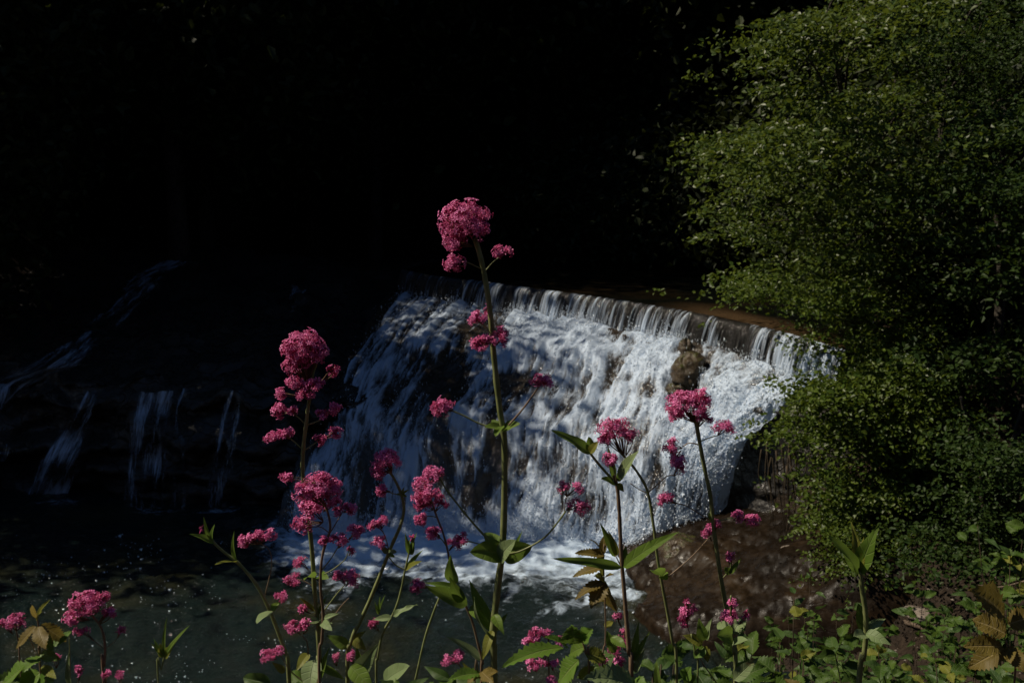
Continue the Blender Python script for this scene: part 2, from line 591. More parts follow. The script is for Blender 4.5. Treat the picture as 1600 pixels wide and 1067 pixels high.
me = mesh('waterfall', Pf, grid_faces(NU, NV), M['fall'], attrs={'foam': ('POINT', foam)}, uv=np.stack([u, v], 1))
struct('waterfall', me)
FALL_P, FALL_FOAM, FALL_V = Pf, foam, V.ravel()

# thin sheet that drops from the sill of the weir
NU2, NV2 = 2600, 14
Lp = spline(LIP, NU2)
ul = np.concatenate([[0], np.cumsum(np.linalg.norm(np.diff(Lp, axis=0), axis=1))])
t = np.linspace(0, 1, NV2)
U2, T2 = np.meshgrid(ul, t, indexing='ij')
us = U2.ravel() + 0.07 * T2.ravel() + 0.05 * vnoise(p2(U2.ravel() * 4, T2.ravel() * 1.5), 70)
ridge = vnoise(p2(us * 19, T2.ravel() * 0.9), 71) * 0.42 + vnoise(p2(us * 63, T2.ravel() * 1.6), 72) * 0.36 + vnoise(p2(us * 5, T2.ravel() * 0.5), 73) * 0.22
off = (0.05 + 0.20 * T2.ravel() ** 0.6) + (ridge - 0.5) * 0.10 * np.clip(T2.ravel() * 3, 0, 1)
C = Lp[:, None, :] + np.zeros((NU2, NV2, 3))
C = C.reshape(-1, 3) + outw * off[:, None]
C[:, 2] = Z_UP + 0.012 - 0.52 * T2.ravel() ** 1.6
cx_, cy_ = project(C)
cf = 0.35 + 1.2 * (ridge - 0.45) + 0.18 * T2.ravel() + 0.10 * (vnoise(p2(U2.ravel() * 3.0, T2.ravel() * 0.3), 77) - 0.5)
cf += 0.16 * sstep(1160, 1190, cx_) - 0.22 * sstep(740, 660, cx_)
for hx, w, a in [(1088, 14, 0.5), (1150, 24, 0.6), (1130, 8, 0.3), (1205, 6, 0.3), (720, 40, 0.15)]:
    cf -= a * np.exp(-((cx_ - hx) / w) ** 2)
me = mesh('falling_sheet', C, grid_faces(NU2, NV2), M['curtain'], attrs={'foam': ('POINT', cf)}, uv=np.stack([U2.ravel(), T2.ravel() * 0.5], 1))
struct('weir_curtain_water', me)

# river above the weir
ls_n = 90
a_ = np.linspace(0, 1, 160); b_ = np.linspace(0, 1, 60)
Lq = spline(LIP, 160)
back = np.array([0.35, 1.0, 0])
RV = Lq[:, None, :] + back[None, None, :] * (b_ ** 1.5)[None, :, None] * 9 + outw[None, None, :] * (0.06 * (1 - b_))[None, :, None]
RV = RV.reshape(-1, 3)
RV[:, 2] = Z_UP + 0.012 + 0.03 * (fbm(p2(RV[:, 0] * 3, RV[:, 1] * 3), 3, 88) - 0.5)
sh = np.clip(np.repeat(sstep(0.62, 0.78, a_), 60) * np.tile(sstep(0.26, 0.10, b_), 160) + 0.5 * (vnoise(p2(RV[:, 0] * 2, RV[:, 1] * 2), 89) - 0.6), 0, 1)
me = mesh('river', RV, grid_faces(160, 60), M['upper'], attrs={'foam': ('POINT', np.zeros(len(RV))), 'shallow': ('POINT', sh)})
struct('river', me)

# pool
px_ = np.linspace(-13, 3.4, 520); py_ = np.concatenate([np.linspace(3.6, 8, 80), np.linspace(8.03, 15.3, 260)])
PX, PY = np.meshgrid(px_, py_, indexing='ij')
x, y = PX.ravel(), PY.ravel()
Bs = spline(BASE, 200)
dist = np.full(len(x), 1e9)
for k in range(0, 200, 4):
    dist = np.minimum(dist, (x - Bs[k, 0]) ** 2 + (y - Bs[k, 1]) ** 2)
dist = np.sqrt(dist)
amp = 0.035 + 0.12 * np.exp(-(dist / 1.3) ** 2) + 0.02 * np.exp(-dist / 4)
w1 = ridged(p2(x * 1.6 + 0.5 * y, y * 2.6), 3, 91) - 0.5
w2 = ridged(p2(x * 6 + y, y * 8), 3, 93) - 0.5
zz = amp * (1.2 * w1 + 0.55 * w2) - 0.02
gl = sstep(0.40, 0.66, fbm(p2(x * 1.1 + 0.4 * y, y * 2.4), 3, 95)) * sstep(13.0, 10.5, y)
zz = zz + (0.005 + 0.070 * gl) * (vnoise(p2(x * 15, y * 17), 97) * 0.65 + 0.35 * vnoise(p2(x * 29, y * 31), 98))
streak = ridged(p2(x * 2.2 - 0.9 * y, y * 1.6 + 0.4 * x), 3, 99)
lf = sstep(-3.6, -2.0, x)
pf = (0.35 + 0.60 * lf) * np.exp(-(dist / 0.95) ** 2) + 0.46 * lf * np.exp(-(dist / 2.1) ** 2) - 0.10 + 0.70 * sstep(0.66, 0.86, streak) * np.exp(-dist / 1.9) * lf
pf -= 0.8 * sstep(1.0, 1.9, x) * (dist > 0.25)
for fx, fy, fr in [(90, 783, 0.55), (240, 797, 0.5), (345, 800, 0.3), (0, 740, 0.3)]:
    c = at_z(fx, fy, 0)
    pf += 0.50 * np.exp(-(((x - c[0]) / (fr * 1.2)) ** 2 + ((y - c[1]) / (fr * 0.5)) ** 2))
me = mesh('pool', np.stack([x, y, zz], 1), grid_faces(520, 340), M['pool'], attrs={'foam': ('POINT', pf)})
struct('pool_water', me)

# ------------------------------------------------------------------ weir sill, ledges, boulders
A = Acc()
Lw = spline(LIP, 60)
prof = [(-0.02, -0.025), (-0.02, -1.0), (-0.75, -1.0), (-0.75, -0.05), (-0.35, -0.02)]
ring = np.stack([Lw + outw * a + np.array([0, 0, b]) for a, b in prof], 1)
ring = ring + (rng.random(ring.shape) - 0.5) * 0.015
i = np.arange(60 * 5).reshape(60, 5); j = np.roll(i, -1, 1)
A.add(ring.reshape(-1, 3), np.stack([i[:-1].ravel(), j[:-1].ravel(), j[1:].ravel(), i[1:].ravel()], 1))
Vv_, Ff_ = A.get()
w = thing('weir', 'long low dark stone sill that the white fall pours over', 'weir', Lw[30] - np.array([0, 0, 1.0]))
part('sill', Vv_, Ff_, M['rock_dark'], w)

# dark rock ledges left of the white fall
nx, nv = 260, 150
lx = np.linspace(-15, -1.2, nx); lv = np.linspace(0, 1, nv)
LX, LV = np.meshgrid(lx, lv, indexing='ij')
y0 = np.interp(LX, [-15, -9, -5.4, -3.0, -1.2], [15.2, 14.6, 13.75, 13.2, 14.2])
top = np.interp(LX, [-15, -7, -4, -2.6, -1.2], [1.8, 1.6, 1.5, 1.3, 1.5])
yy = y0 + np.interp(LV, [0, 0.3, 0.4, 0.7, 1], [0, 0.25, 0.6, 3.0, 8.5])
zz = np.interp(LV, [0, 0.3, 0.4, 0.7, 1], [-0.5, 0.93, 1.0, 1.2, 1.72]) * top
st = fbm(np.stack([LX.ravel() * 0.8, yy.ravel() * 0.8, zz.ravel() * 3.5], 1), 5, 101).reshape(LX.shape)
rg = ridged(np.stack([LX.ravel() * 1.1, yy.ravel() * 1.1, zz.ravel() * 1.4], 1), 4, 103).reshape(LX.shape)
yy = yy + 1.1 * (st - 0.5) * sstep(1.0, 0.3, LV) + 0.5 * (rg - 0.5)
zz = zz + 0.7 * (rg - 0.5) * sstep(0.0, 0.35, LV) + 0.4 * (st - 0.5) * sstep(0.2, 0.5, LV)
LEDGE = np.stack([LX, yy, zz], -1)
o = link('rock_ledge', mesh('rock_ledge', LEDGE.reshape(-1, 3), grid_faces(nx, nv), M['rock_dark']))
tag(o, 'broad dark rock ledge in shade with thin threads of water left of the white fall', 'rock')
o['kind'] = 'structure'

LEDGE_F = LEDGE.reshape(-1, 3); LQX, LQY = project(LEDGE_F)
def ribbon(pxs, z_or_d, widths, name, dens, n=90, m=16, seed=0):
    q_ = spline(pxs, 14); pts = []
    for a, b in q_:
        k = np.hypot(LQX - a, LQY - b) < 14
        dmin = np.min(LEDGE_F[k, 1]) if k.any() else np.interp(b, [c_[1] for c_ in pxs], z_or_d)
        pts.append(at(a, b, dmin - 0.10))
    pts = np.array(pts)
    sm = pts[:, 1].copy()
    for _ in range(3): sm[1:-1] = np.minimum(sm[1:-1], (sm[:-2] + sm[2:]) / 2 * 0.5 + sm[1:-1] * 0.5)
    pts = np.array([at(a, b, y_) for (a, b), y_ in zip(q_, sm)])
    c = spline(pts, n); w = np.interp(np.linspace(0, 1, n), np.linspace(0, 1, len(widths)), widths)
    s = np.linspace(-1, 1, m)
    R = c[:, None, :] + np.stack([s[None, :] * w[:, None], -0.10 * (1 - s[None, :] ** 2) * np.ones((n, 1)), np.zeros((n, m))], -1)
    L = np.concatenate([[0], np.cumsum(np.linalg.norm(np.diff(c, axis=0), axis=1))])
    uu = (s[None, :] * w[:, None]).ravel(); vv = np.repeat(L, m)
    nz = fbm(p2(uu * 9, vv * 2), 3, seed) - 0.5
    R = R.reshape(-1, 3); R[:, 1] += 0.16 * nz; R[:, 2] += 0.08 * nz
    f = dens + 0.8 * nz - 0.55 * np.repeat(s[None, :] ** 4, n, 0).ravel()
    return struct(name, mesh(name, R, grid_faces(n, m), M['thread'], attrs={'foam': ('POINT', f)}, uv=np.stack([uu, vv], 1)))

ribbon([(285, 408), (230, 440), (165, 505), (90, 568), (10, 605), (-60, 690)], [21, 19, 17, 15.2, 14.2, 13.7], [0.5, 0.45, 0.35, 0.45, 0.5, 0.5], 'waterfall', 0.45, seed=3)
ribbon([(20, 600), (10, 660), (-5, 720)], [14.1, 13.6, 13.4], [0.25, 0.3, 0.3], 'waterfall', 0.50, seed=4)
ribbon([(145, 610), (125, 660), (98, 720), (75, 785)], [14.2, 13.75, 13.5, 13.35], [0.08, 0.2, 0.34, 0.5], 'waterfall', 0.58, seed=5)
ribbon([(245, 612), (238, 650), (232, 720), (228, 800)], [14.2, 13.7, 13.45, 13.3], [0.30, 0.36, 0.38, 0.4], 'waterfall', 0.51, seed=6)
ribbon([(295, 605), (285, 640), (282, 720), (280, 800)], [14.2, 13.7, 13.45, 13.3], [0.10, 0.1, 0.1, 0.14], 'waterfall', 0.51, seed=7)
ribbon([(370, 610), (362, 640), (352, 720), (340, 805)], [14.0, 13.6, 13.4, 13.2], [0.10, 0.14, 0.2, 0.24], 'waterfall', 0.46, seed=8)
ribbon([(470, 445), (465, 470), (460, 485)], [19.5, 19.0, 18.6], [0.2, 0.25, 0.25], 'waterfall', 0.45, seed=9)

def boulder(name, label, c, r, mat, seed, n=40, rough=0.35, cat='rock', parent=None, flat=1.0, sub=2.2):
    th, ph = np.meshgrid(np.linspace(0, 2 * np.pi, n * 2, endpoint=False), np.linspace(0.02, np.pi - 0.02, n), indexing='ij')
    D = np.stack([np.cos(th) * np.sin(ph), np.sin(th) * np.sin(ph), np.cos(ph)], -1).reshape(-1, 3)
    k = 1 + rough * 2 * (fbm(D * 1.4 + seed, 3, seed) - 0.5) + rough * 0.8 * (ridged(D * sub + seed, 4, seed + 5) - 0.5)
    Vt = D * k[:, None]
    Vt = np.sign(Vt) * np.abs(Vt) ** flat
    Vt = Vt * np.array(r)
    i = np.arange(2 * n * n).reshape(2 * n, n); j = np.roll(i, -1, 0)
    Fq = np.stack([i[:, :-1].ravel(), i[:, 1:].ravel(), j[:, 1:].ravel(), j[:, :-1].ravel()], 1)
    me = mesh(name, Vt, Fq, mat)
    o = link(name, me, loc=tuple(c))
    tag(o, label, cat)
    return o

def surf_d(px, py):
    k = np.argmin((qx - px) ** 2 + (qy - py) ** 2)
    return FALL_P[k]

c = surf_d(1076, 578)
boulder('boulder', 'brown mossy boulder standing out of the white water below the weir', c + np.array([0, -0.02, -0.05]), (0.20, 0.24, 0.27), M['rock_moss'], 3)
c = surf_d(1064, 604)
boulder('boulder', 'low wet brown rock just under the mossy boulder in the fall', c + np.array([0, -0.03, -0.06]), (0.19, 0.18, 0.12), M['rock_moss'], 8)
c = surf_d(1072, 545)
boulder('boulder', 'small dark rock tip above the mossy boulder, below the weir curtain', c + np.array([0, -0.02, -0.03]), (0.10, 0.10, 0.16), M['rock_moss'], 12)

# wet brown slab at the foot of the right bank
nx, ny = 190, 190
sx = np.linspace(0.9, 4.2, nx); sy = np.linspace(7.6, 12.2, ny)
SX, SY = np.meshgrid(sx, sy, indexing='ij')
edge = 1.25 + 0.10 * (11.5 - SY) + 0.35 * (fbm(p2(SX.ravel() * 0 + 1, SY.ravel() * 1.8), 3, 5).reshape(SX.shape) - 0.5)
h = np.interp(SX - edge, [-0.4, -0.05, 0.08, 0.5, 1.3, 2.4], [-0.7, -0.3, 0.10, 0.30, 0.62, 1.1])
st = fbm(np.stack([SX.ravel() * 1.3 + SY.ravel() * 0.5, SY.ravel() * 0.8, h.ravel() * 2], 1), 5, 201).reshape(SX.shape)
fs_ = fbm(p2(SX.ravel() * 14, SY.ravel() * 14), 4, 207).reshape(SX.shape)
rd = ridged(p2(SX.ravel() * 0.9 + 0.5 * SY.ravel(), SY.ravel() * 0.7), 3, 209).reshape(SX.shape)
h = h + 0.22 * (st - 0.5) + 0.20 * (rd - 0.6) + 0.07 * (fs_ - 0.5) - 1.1 * sstep(9.5, 8.7, SY + 0.25 * (SX - 2.0))
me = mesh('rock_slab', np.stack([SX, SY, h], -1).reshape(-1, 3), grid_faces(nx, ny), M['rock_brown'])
o = link('rock_slab', me)
tag(o, 'wet brown sloping rock slab between the foot of the fall and the right bank', 'rock')
c = at(1072, 880, 11.1)
boulder('boulder', 'grey rounded rock at the foot of the fall washed by white water', c + np.array([0, 0, -0.12]), (0.36, 0.40, 0.42), M['rock_moss'], 31, rough=0.3)

# cliff of dark earth and rock under the hanging shrub
cl = np.array([at(1112, 835, 12.0), at(1150, 835, 11.4), at(1200, 830, 10.9), at(1270, 830, 10.5), at(1340, 840, 10.1), at(1450, 850, 9.7), at(1640, 870, 9.3)])
cl[:, 2] = -0.1
nu, nv = 240, 110
cb_ = spline(cl, nu)
tv = np.linspace(0, 1, nv)
ht = np.interp(np.linspace(0, 1, nu), [0, 0.06, 0.2, 1], [1.4, 2.05, 2.25, 2.5])
CV = np.repeat(cb_[:, None, :], nv, 1)
CV[..., 2] = -0.1 + tv[None, :] * ht[:, None]
inw = np.array([0.75, 0.66, 0])
nn = fbm(np.stack([CV[..., 0].ravel() * 1.5, CV[..., 1].ravel() * 1.5, CV[..., 2].ravel() * 2.2], 1), 5, 301).reshape(nu, nv)
push = 0.30 * np.sin(np.pi * np.clip(tv * 0.85, 0, 1))[None, :] + 0.5 * (nn - 0.5) + 0.5 * sstep(0.9, 1.0, tv)[None, :]
CV = CV + inw * push[..., None]
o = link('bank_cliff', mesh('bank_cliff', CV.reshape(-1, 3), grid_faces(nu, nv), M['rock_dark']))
tag(o, 'dark undercut bank of earth and rock beneath the hanging green shrub', 'cliff')

# spray thrown off the falls
nd = 30000
wgt = np.clip(FALL_FOAM, 0.0, 1.2) ** 2 * (0.5 + 1.2 * sstep(0.8, 1.0, FALL_V) + 0.9 * sstep(0.16, 0.0, FALL_V))
idx = rng.choice(len(FALL_P), nd, p=wgt / wgt.sum())
c = FALL_P[idx] + nrm * (rng.exponential(0.045, nd) + 0.004)[:, None] + rng.normal(0, 0.025, (nd, 3))
c[:, 2] += rng.exponential(0.03, nd)
sz = rng.lognormal(math.log(0.0030), 0.45, nd)
tet = np.array([(1, 1, 1), (1, -1, -1), (-1, 1, -1), (-1, -1, 1)], float) * np.array([0.7, 0.7, 2.4])
DV = (c[:, None, :] + tet[None] * sz[:, None, None]).reshape(-1, 3)
tf = np.array([(0, 1, 2), (0, 3, 1), (0, 2, 3), (1, 3, 2)])
DF = (np.arange(nd)[:, None, None] * 4 + tf[None]).reshape(-1, 3)
# white flecks in broken lines on the pool, standing in for sun glints, part foam
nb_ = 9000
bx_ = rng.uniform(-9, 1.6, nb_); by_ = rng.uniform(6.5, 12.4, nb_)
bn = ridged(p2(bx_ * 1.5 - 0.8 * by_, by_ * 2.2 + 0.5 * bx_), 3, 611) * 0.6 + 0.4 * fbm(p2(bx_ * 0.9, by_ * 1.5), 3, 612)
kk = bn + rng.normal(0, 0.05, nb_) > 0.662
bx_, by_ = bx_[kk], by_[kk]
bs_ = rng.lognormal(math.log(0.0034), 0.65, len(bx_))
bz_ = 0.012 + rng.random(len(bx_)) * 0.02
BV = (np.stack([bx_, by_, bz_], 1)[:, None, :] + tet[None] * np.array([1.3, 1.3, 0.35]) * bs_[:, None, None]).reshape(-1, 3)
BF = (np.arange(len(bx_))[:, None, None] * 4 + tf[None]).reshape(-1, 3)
o = link('foam_glint_flecks', mesh('foam_glint_flecks', BV, BF, M['spray']))
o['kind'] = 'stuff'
tag(o, 'small white flecks standing in for sun glints and foam on the dark pool', 'foam')
o = link('spray', mesh('spray', DV, DF, M['spray']))
o['kind'] = 'stuff'
tag(o, 'fine white spray flying off the falling water', 'spray')

# ------------------------------------------------------------------ foliage
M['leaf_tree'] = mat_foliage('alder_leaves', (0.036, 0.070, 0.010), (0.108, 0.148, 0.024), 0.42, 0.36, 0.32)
M['leaf_dark'] = mat_foliage('painted_shade_leaves', (0.018, 0.042, 0.009), (0.048, 0.080, 0.016), 0.5, 0.32, 0.18)  # darker copy of the leaf colours, with shade under the trees put in
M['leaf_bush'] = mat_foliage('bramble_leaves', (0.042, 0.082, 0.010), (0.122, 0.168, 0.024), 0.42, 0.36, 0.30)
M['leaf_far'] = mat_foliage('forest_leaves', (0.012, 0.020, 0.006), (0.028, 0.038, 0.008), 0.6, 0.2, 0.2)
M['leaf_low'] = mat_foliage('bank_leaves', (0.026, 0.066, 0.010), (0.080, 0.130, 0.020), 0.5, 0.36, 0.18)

def unit(a):
    return a / (np.linalg.norm(a, axis=-1, keepdims=True) + 1e-12)

def leaf_cloud(c, axis, size, up=(-0.25, -0.25, 0.9), spread=0.75, fold=0.25, asp=0.62, r=rng):
    """one small folded leaf of six points for each centre: verts, faces, var"""
    n = len(c)
    nrm_ = unit(np.array(up) + r.normal(0, spread, (n, 3)))
    ax = unit(axis - nrm_ * np.sum(axis * nrm_, 1, keepdims=True))
    sd = np.cross(nrm_, ax)
    L = size[:, None]
    Wd = L * asp * 0.5
    b = c
    tip = c + ax * L - nrm_ * L * 0.12
    m1 = c + ax * L * 0.33 + nrm_ * L * 0.02
    s1 = m1 + sd * Wd + nrm_ * Wd * fold
    s2 = m1 - sd * Wd + nrm_ * Wd * fold
    m2 = c + ax * L * 0.70
    s3 = m2 + sd * Wd * 0.72 + nrm_ * Wd * fold * 0.6
    s4 = m2 - sd * Wd * 0.72 + nrm_ * Wd * fold * 0.6
    Vt = np.stack([b, s1, s3, tip, s4, s2], 1).reshape(-1, 3)
    k = np.arange(n)[:, None] * 6
    Fc = np.concatenate([k + np.array([[0, 1, 2, 3]]), k + np.array([[0, 3, 4, 5]])])
    var = np.clip(r.normal(0.45, 0.28, n), 0, 1)
    return Vt, Fc, np.concatenate([var, var])

def in_poly(px, py, poly):
    poly = np.asarray(poly, float)
    inside = np.zeros(len(px), bool)
    j = len(poly) - 1
    for i in range(len(poly)):
        xi, yi = poly[i]; xj, yj = poly[j]
        c = ((yi > py) != (yj > py)) & (px < (xj - xi) * (py - yi) / (yj - yi + 1e-9) + xi)
        inside ^= c
        j = i
    return inside

def crown_points(poly, d0, d1, n, scale, thr, seed):
    """points filling a crown whose outline and depth are given, thinned into clumps"""
    poly = np.asarray(poly, float)
    lo, hi = poly.min(0), poly.max(0)
    r = np.random.default_rng(seed)
    N = n * 30
    px = r.uniform(lo[0], hi[0], N); py = r.uniform(lo[1], hi[1], N); d = r.uniform(d0, d1, N)
    k = in_poly(px, py, poly)
    px, py, d = px[k], py[k], d[k]
    dirs = FWD[None] + RGT[None] * ((px - 800) / F)[:, None] + UPV[None] * ((533.5 - py) / F)[:, None]
    P_ = CAM + dirs * (d / dirs[:, 1])[:, None]
    nz = fbm(P_ * np.array([scale, scale, scale * 2.6]), 4, seed, 0.6)
    e = np.full(len(P_), 1e9)
    for k in range(len(poly)):                       # distance to the outline, so that it frays
        a, b = poly[k - 1], poly[k]
        ab = b - a
        s = np.clip(((px - a[0]) * ab[0] + (py - a[1]) * ab[1]) / (ab @ ab), 0, 1)
        e = np.minimum(e, np.hypot(px - a[0] - s * ab[0], py - a[1] - s * ab[1]))
    lim = thr + 0.10 * np.exp(-e / 22.0)
    P_ = P_[nz > lim]
    return P_[:n]

def boughs(cent, per, radii, r, slope):
    """flat layers of twig positions round every bough centre"""
    n = len(cent)
    a = r.uniform(0, 2 * np.pi, n)
    k = np.repeat(np.arange(n), per)
    sc = r.uniform(0.55, 1.35, n)[k]
    g_ = r.normal(0, 1, (len(k), 3)) * np.array([0.55, 0.55, 0.45])
    loc = g_ * np.array(radii) * sc[:, None]
    x_ = loc[:, 0] * np.cos(a[k]) - loc[:, 1] * np.sin(a[k]); y_ = loc[:, 0] * np.sin(a[k]) + loc[:, 1] * np.cos(a[k])
    z_ = loc[:, 2] + slope * loc[:, 0] * r.uniform(0.3, 1.3, n)[k] - 0.25 * (loc[:, 0] ** 2 + loc[:, 1] ** 2)
    return cent[k] + np.stack([x_, y_, z_], 1)

def sprays(P_, per, length, size, r, droop=0.25, outward=None):
    """leaves strung along a short arching twig at every point"""
    n = len(P_)
    a = r.uniform(0, 2 * np.pi, n)
    dr = np.stack([np.cos(a), np.sin(a), r.normal(0.0, 0.25, n)], 1)
    if outward is not None: dr = dr * 0.8 + np.asarray(outward)
    dr = unit(dr)
    t = np.tile(np.linspace(0, 1, per), n)
    Dr = np.repeat(dr, per, 0)
    L = np.repeat(length * r.uniform(0.6, 1.3, n), per)
    c = np.repeat(P_, per, 0) + Dr * (t * L)[:, None]
    c[:, 2] -= droop * L * t * t
    c += r.normal(0, size * 0.35, c.shape)
    side = np.cross(Dr, np.array([0, 0, 1.0]))
    sg = np.where(np.arange(len(c)) % 2 == 0, 1, -1)[:, None]
    ax = unit(Dr * 0.7 + side * sg * 0.8 + r.normal(0, 0.3, c.shape))
    sz = size * r.uniform(0.6, 1.25, len(c))
    ends = P_ + dr * (length * 0.9)
    return c, ax, sz, ends

def stems_to(parent, base_pts, targets, r, rad0, mat, name='branch', cap=60):
    """each limb is a part that leaves the nearest stem and ends inside the leaves"""
    k = r.choice(len(targets), min(cap, len(targets)), replace=False)
    for q in k:
        T_ = targets[q]
        dz = base_pts[:, 2] + 0.35 * np.linalg.norm(base_pts[:, :2] - T_[:2], axis=1) - T_[2]
        cand = base_pts[np.argmin(np.abs(dz) + 0.2 * np.linalg.norm(base_pts - T_, axis=1))]
        mid = cand * 0.5 + T_ * 0.5 + np.array([0, 0, 0.12 * np.linalg.norm(T_ - cand)]) + r.normal(0, 0.06, 3)
        pth = spline([cand, mid, T_], 9)
        Vt, Q, Tr = tube(pth, np.linspace(rad0, rad0 * 0.2, 9), 5)
        part(name, Vt, [Q, Tr], mat, parent)

def woody(name, label, cat, base, trunks, poly, d0, d1, n, per, length, size, mat, seed, scale=1.3, thr=0.48, limbs=24, limb_r=0.022, up=(-0.25, -0.25, 0.9),
          spread=0.75, outward=None, crown='crown', trunkname='trunk', group=None, extra=(), nb=60, radii=(0.9, 0.55, 0.12), slope=-0.15):
    r = np.random.default_rng(seed)
    t = thing(name, label, cat, base, group)
    tp = []
    for pts, r0, r1 in trunks:
        pth = spline(pts, 26)
        pth[1:] += np.cumsum(r.normal(0, 0.006, (25, 3)), 0)
        Vt, Q, Tr = tube(pth, np.linspace(r0, r1, 26), 9)
        part(trunkname, Vt, [Q, Tr], M['bark'], t)
        tp.append(pth)
    tp = np.vstack(tp)
    P_ = crown_points(poly, d0, d1, n, scale, thr, seed)
    for (po, e0, e1, m) in extra:
        P_ = np.vstack([P_, crown_points(po, e0, e1, m, scale, thr, seed + 3)])
    cent = P_[r.choice(len(P_), min(nb, len(P_)), replace=False)]
    P_ = boughs(cent, max(4, int(n / nb)), radii, r, slope)
    c, ax, sz, ends = sprays(P_, per, length, size, r, outward=outward)
    Vt, Fc, var = leaf_cloud(c, ax, sz, up, spread, r=r)
    o = part(crown, Vt, Fc, mat, t, smooth=False, attrs={'var': ('FACE', var)})
    stems_to(t, tp, cent, r, limb_r, M['bark'], cap=limbs)
    return t

# right bank: two alders and the shrubs below them
woody('alder_tree', 'leafy alder with layered sunlit boughs reaching out over the weir', 'tree', at(1400, 425, 13.6),
      [([at(1402, 440, 13.6), at(1396, 380, 13.6), at(1392, 290, 13.5), at(1398, 190, 13.5), at(1405, 100, 13.6)], 0.10, 0.02),
       ([at(1398, 400, 13.6), at(1368, 350, 13.3), at(1320, 240, 12.8), at(1270, 60, 12.4)], 0.06, 0.025),
       ([at(1400, 405, 13.6), at(1440, 360, 13.4), at(1480, 300, 13.2)], 0.04, 0.02)],
      [(1240, -90), (1215, -20), (1225, 40), (1185, 110), (1245, 150), (1215, 200), (1165, 215), (1120, 268), (1165, 290), (1175, 330), (1135, 350), (1185, 395), (1150, 425), (1180, 445), (1240, 455), (1330, 490), (1400, 500), (1440, 440), (1420, 330), (1460, 150), (1480, -90)],
      9.6, 13.6, 2900, 8, 0.30, 0.066, M['leaf_tree'], 501, 1.15, 0.545, 60, outward=(-0.35, -0.15, 0.05), nb=84, radii=(0.75, 0.55, 0.08),
      extra=[([(1140, 210), (1200, 180), (1220, 300), (1150, 330), (1110, 275)], 10.8, 12.2, 120)])
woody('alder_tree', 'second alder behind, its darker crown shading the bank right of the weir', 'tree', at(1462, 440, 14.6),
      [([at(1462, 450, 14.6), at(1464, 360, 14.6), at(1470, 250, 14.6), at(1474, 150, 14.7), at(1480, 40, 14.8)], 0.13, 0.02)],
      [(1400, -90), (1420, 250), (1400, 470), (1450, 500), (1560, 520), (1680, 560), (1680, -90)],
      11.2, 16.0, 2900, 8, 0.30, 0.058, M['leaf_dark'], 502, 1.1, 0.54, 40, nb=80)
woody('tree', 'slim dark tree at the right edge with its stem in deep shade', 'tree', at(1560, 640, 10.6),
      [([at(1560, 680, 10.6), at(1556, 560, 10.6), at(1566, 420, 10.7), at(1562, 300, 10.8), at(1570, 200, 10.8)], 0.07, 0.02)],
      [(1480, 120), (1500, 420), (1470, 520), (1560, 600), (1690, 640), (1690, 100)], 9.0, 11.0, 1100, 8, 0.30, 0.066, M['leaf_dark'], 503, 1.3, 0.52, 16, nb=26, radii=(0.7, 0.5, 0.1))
woody('hanging_shrub', 'dense bright green shrub hanging over the dark cliff beside the fall', 'shrub', at(1420, 700, 10.9),
      [([at(1420, 740, 10.9), at(1400, 660, 10.7), at(1340, 600, 10.5)], 0.03, 0.012), ([at(1425, 740, 10.9), at(1440, 660, 10.8), at(1450, 590, 10.7)], 0.03, 0.012)],
      [(1222, 645), (1232, 612), (1262, 588), (1290, 594), (1330, 560), (1420, 555), (1500, 580), (1500, 690), (1450, 790), (1400, 850), (1340, 850), (1290, 800), (1330, 740), (1310, 715), (1275, 695), (1245, 705), (1218, 680)],
      9.3, 10.9, 3100, 8, 0.20, 0.052, M['leaf_bush'], 504, 1.9, 0.52, 26, 0.010, up=(-0.35, -0.35, 0.8), outward=(-0.3, -0.4, -0.1), crown='foliage', trunkname='stem', nb=120, radii=(0.36, 0.28, 0.10), slope=-0.3,
      extra=[([(1240, 745), (1290, 740), (1360, 750), (1370, 840), (1300, 830), (1255, 780)], 9.3, 9.9, 300)])
woody('overhanging_bush', 'loose leafy bush trailing over the right end of the weir sill', 'bush', at(1420, 560, 11.4),
      [([at(1420, 580, 11.4), at(1400, 530, 11.3), at(1330, 490, 11.2), at(1260, 470, 11.2)], 0.025, 0.008), ([at(1415, 580, 11.4), at(1350, 560, 11.0), at(1280, 545, 10.8)], 0.02, 0.006)],
      [(1215, 440), (1180, 425), (1120, 420), (1130, 445), (1210, 462), (1270, 478), (1330, 500), (1300, 520), (1240, 530), (1250, 548), (1310, 552), (1300, 590), (1380, 600), (1470, 560), (1440, 450), (1330, 430)],
      10.0, 11.9, 1700, 8, 0.20, 0.048, M['leaf_bush'], 505, 2.0, 0.50, 18, 0.009, outward=(-0.5, -0.2, 0), crown='foliage', trunkname='stem', nb=75, radii=(0.34, 0.26, 0.11), slope=-0.3)
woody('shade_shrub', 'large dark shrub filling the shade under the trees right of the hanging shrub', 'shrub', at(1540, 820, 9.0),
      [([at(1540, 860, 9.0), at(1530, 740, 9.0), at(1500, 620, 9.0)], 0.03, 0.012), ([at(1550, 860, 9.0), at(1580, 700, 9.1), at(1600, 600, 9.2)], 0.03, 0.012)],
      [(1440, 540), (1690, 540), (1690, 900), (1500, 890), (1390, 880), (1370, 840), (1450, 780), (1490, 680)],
      8.2, 10.3, 2000, 8, 0.22, 0.050, M['leaf_dark'], 506, 1.5, 0.55, 22, 0.010, crown='foliage', trunkname='stem', nb=90, radii=(0.34, 0.26, 0.11), slope=-0.3)
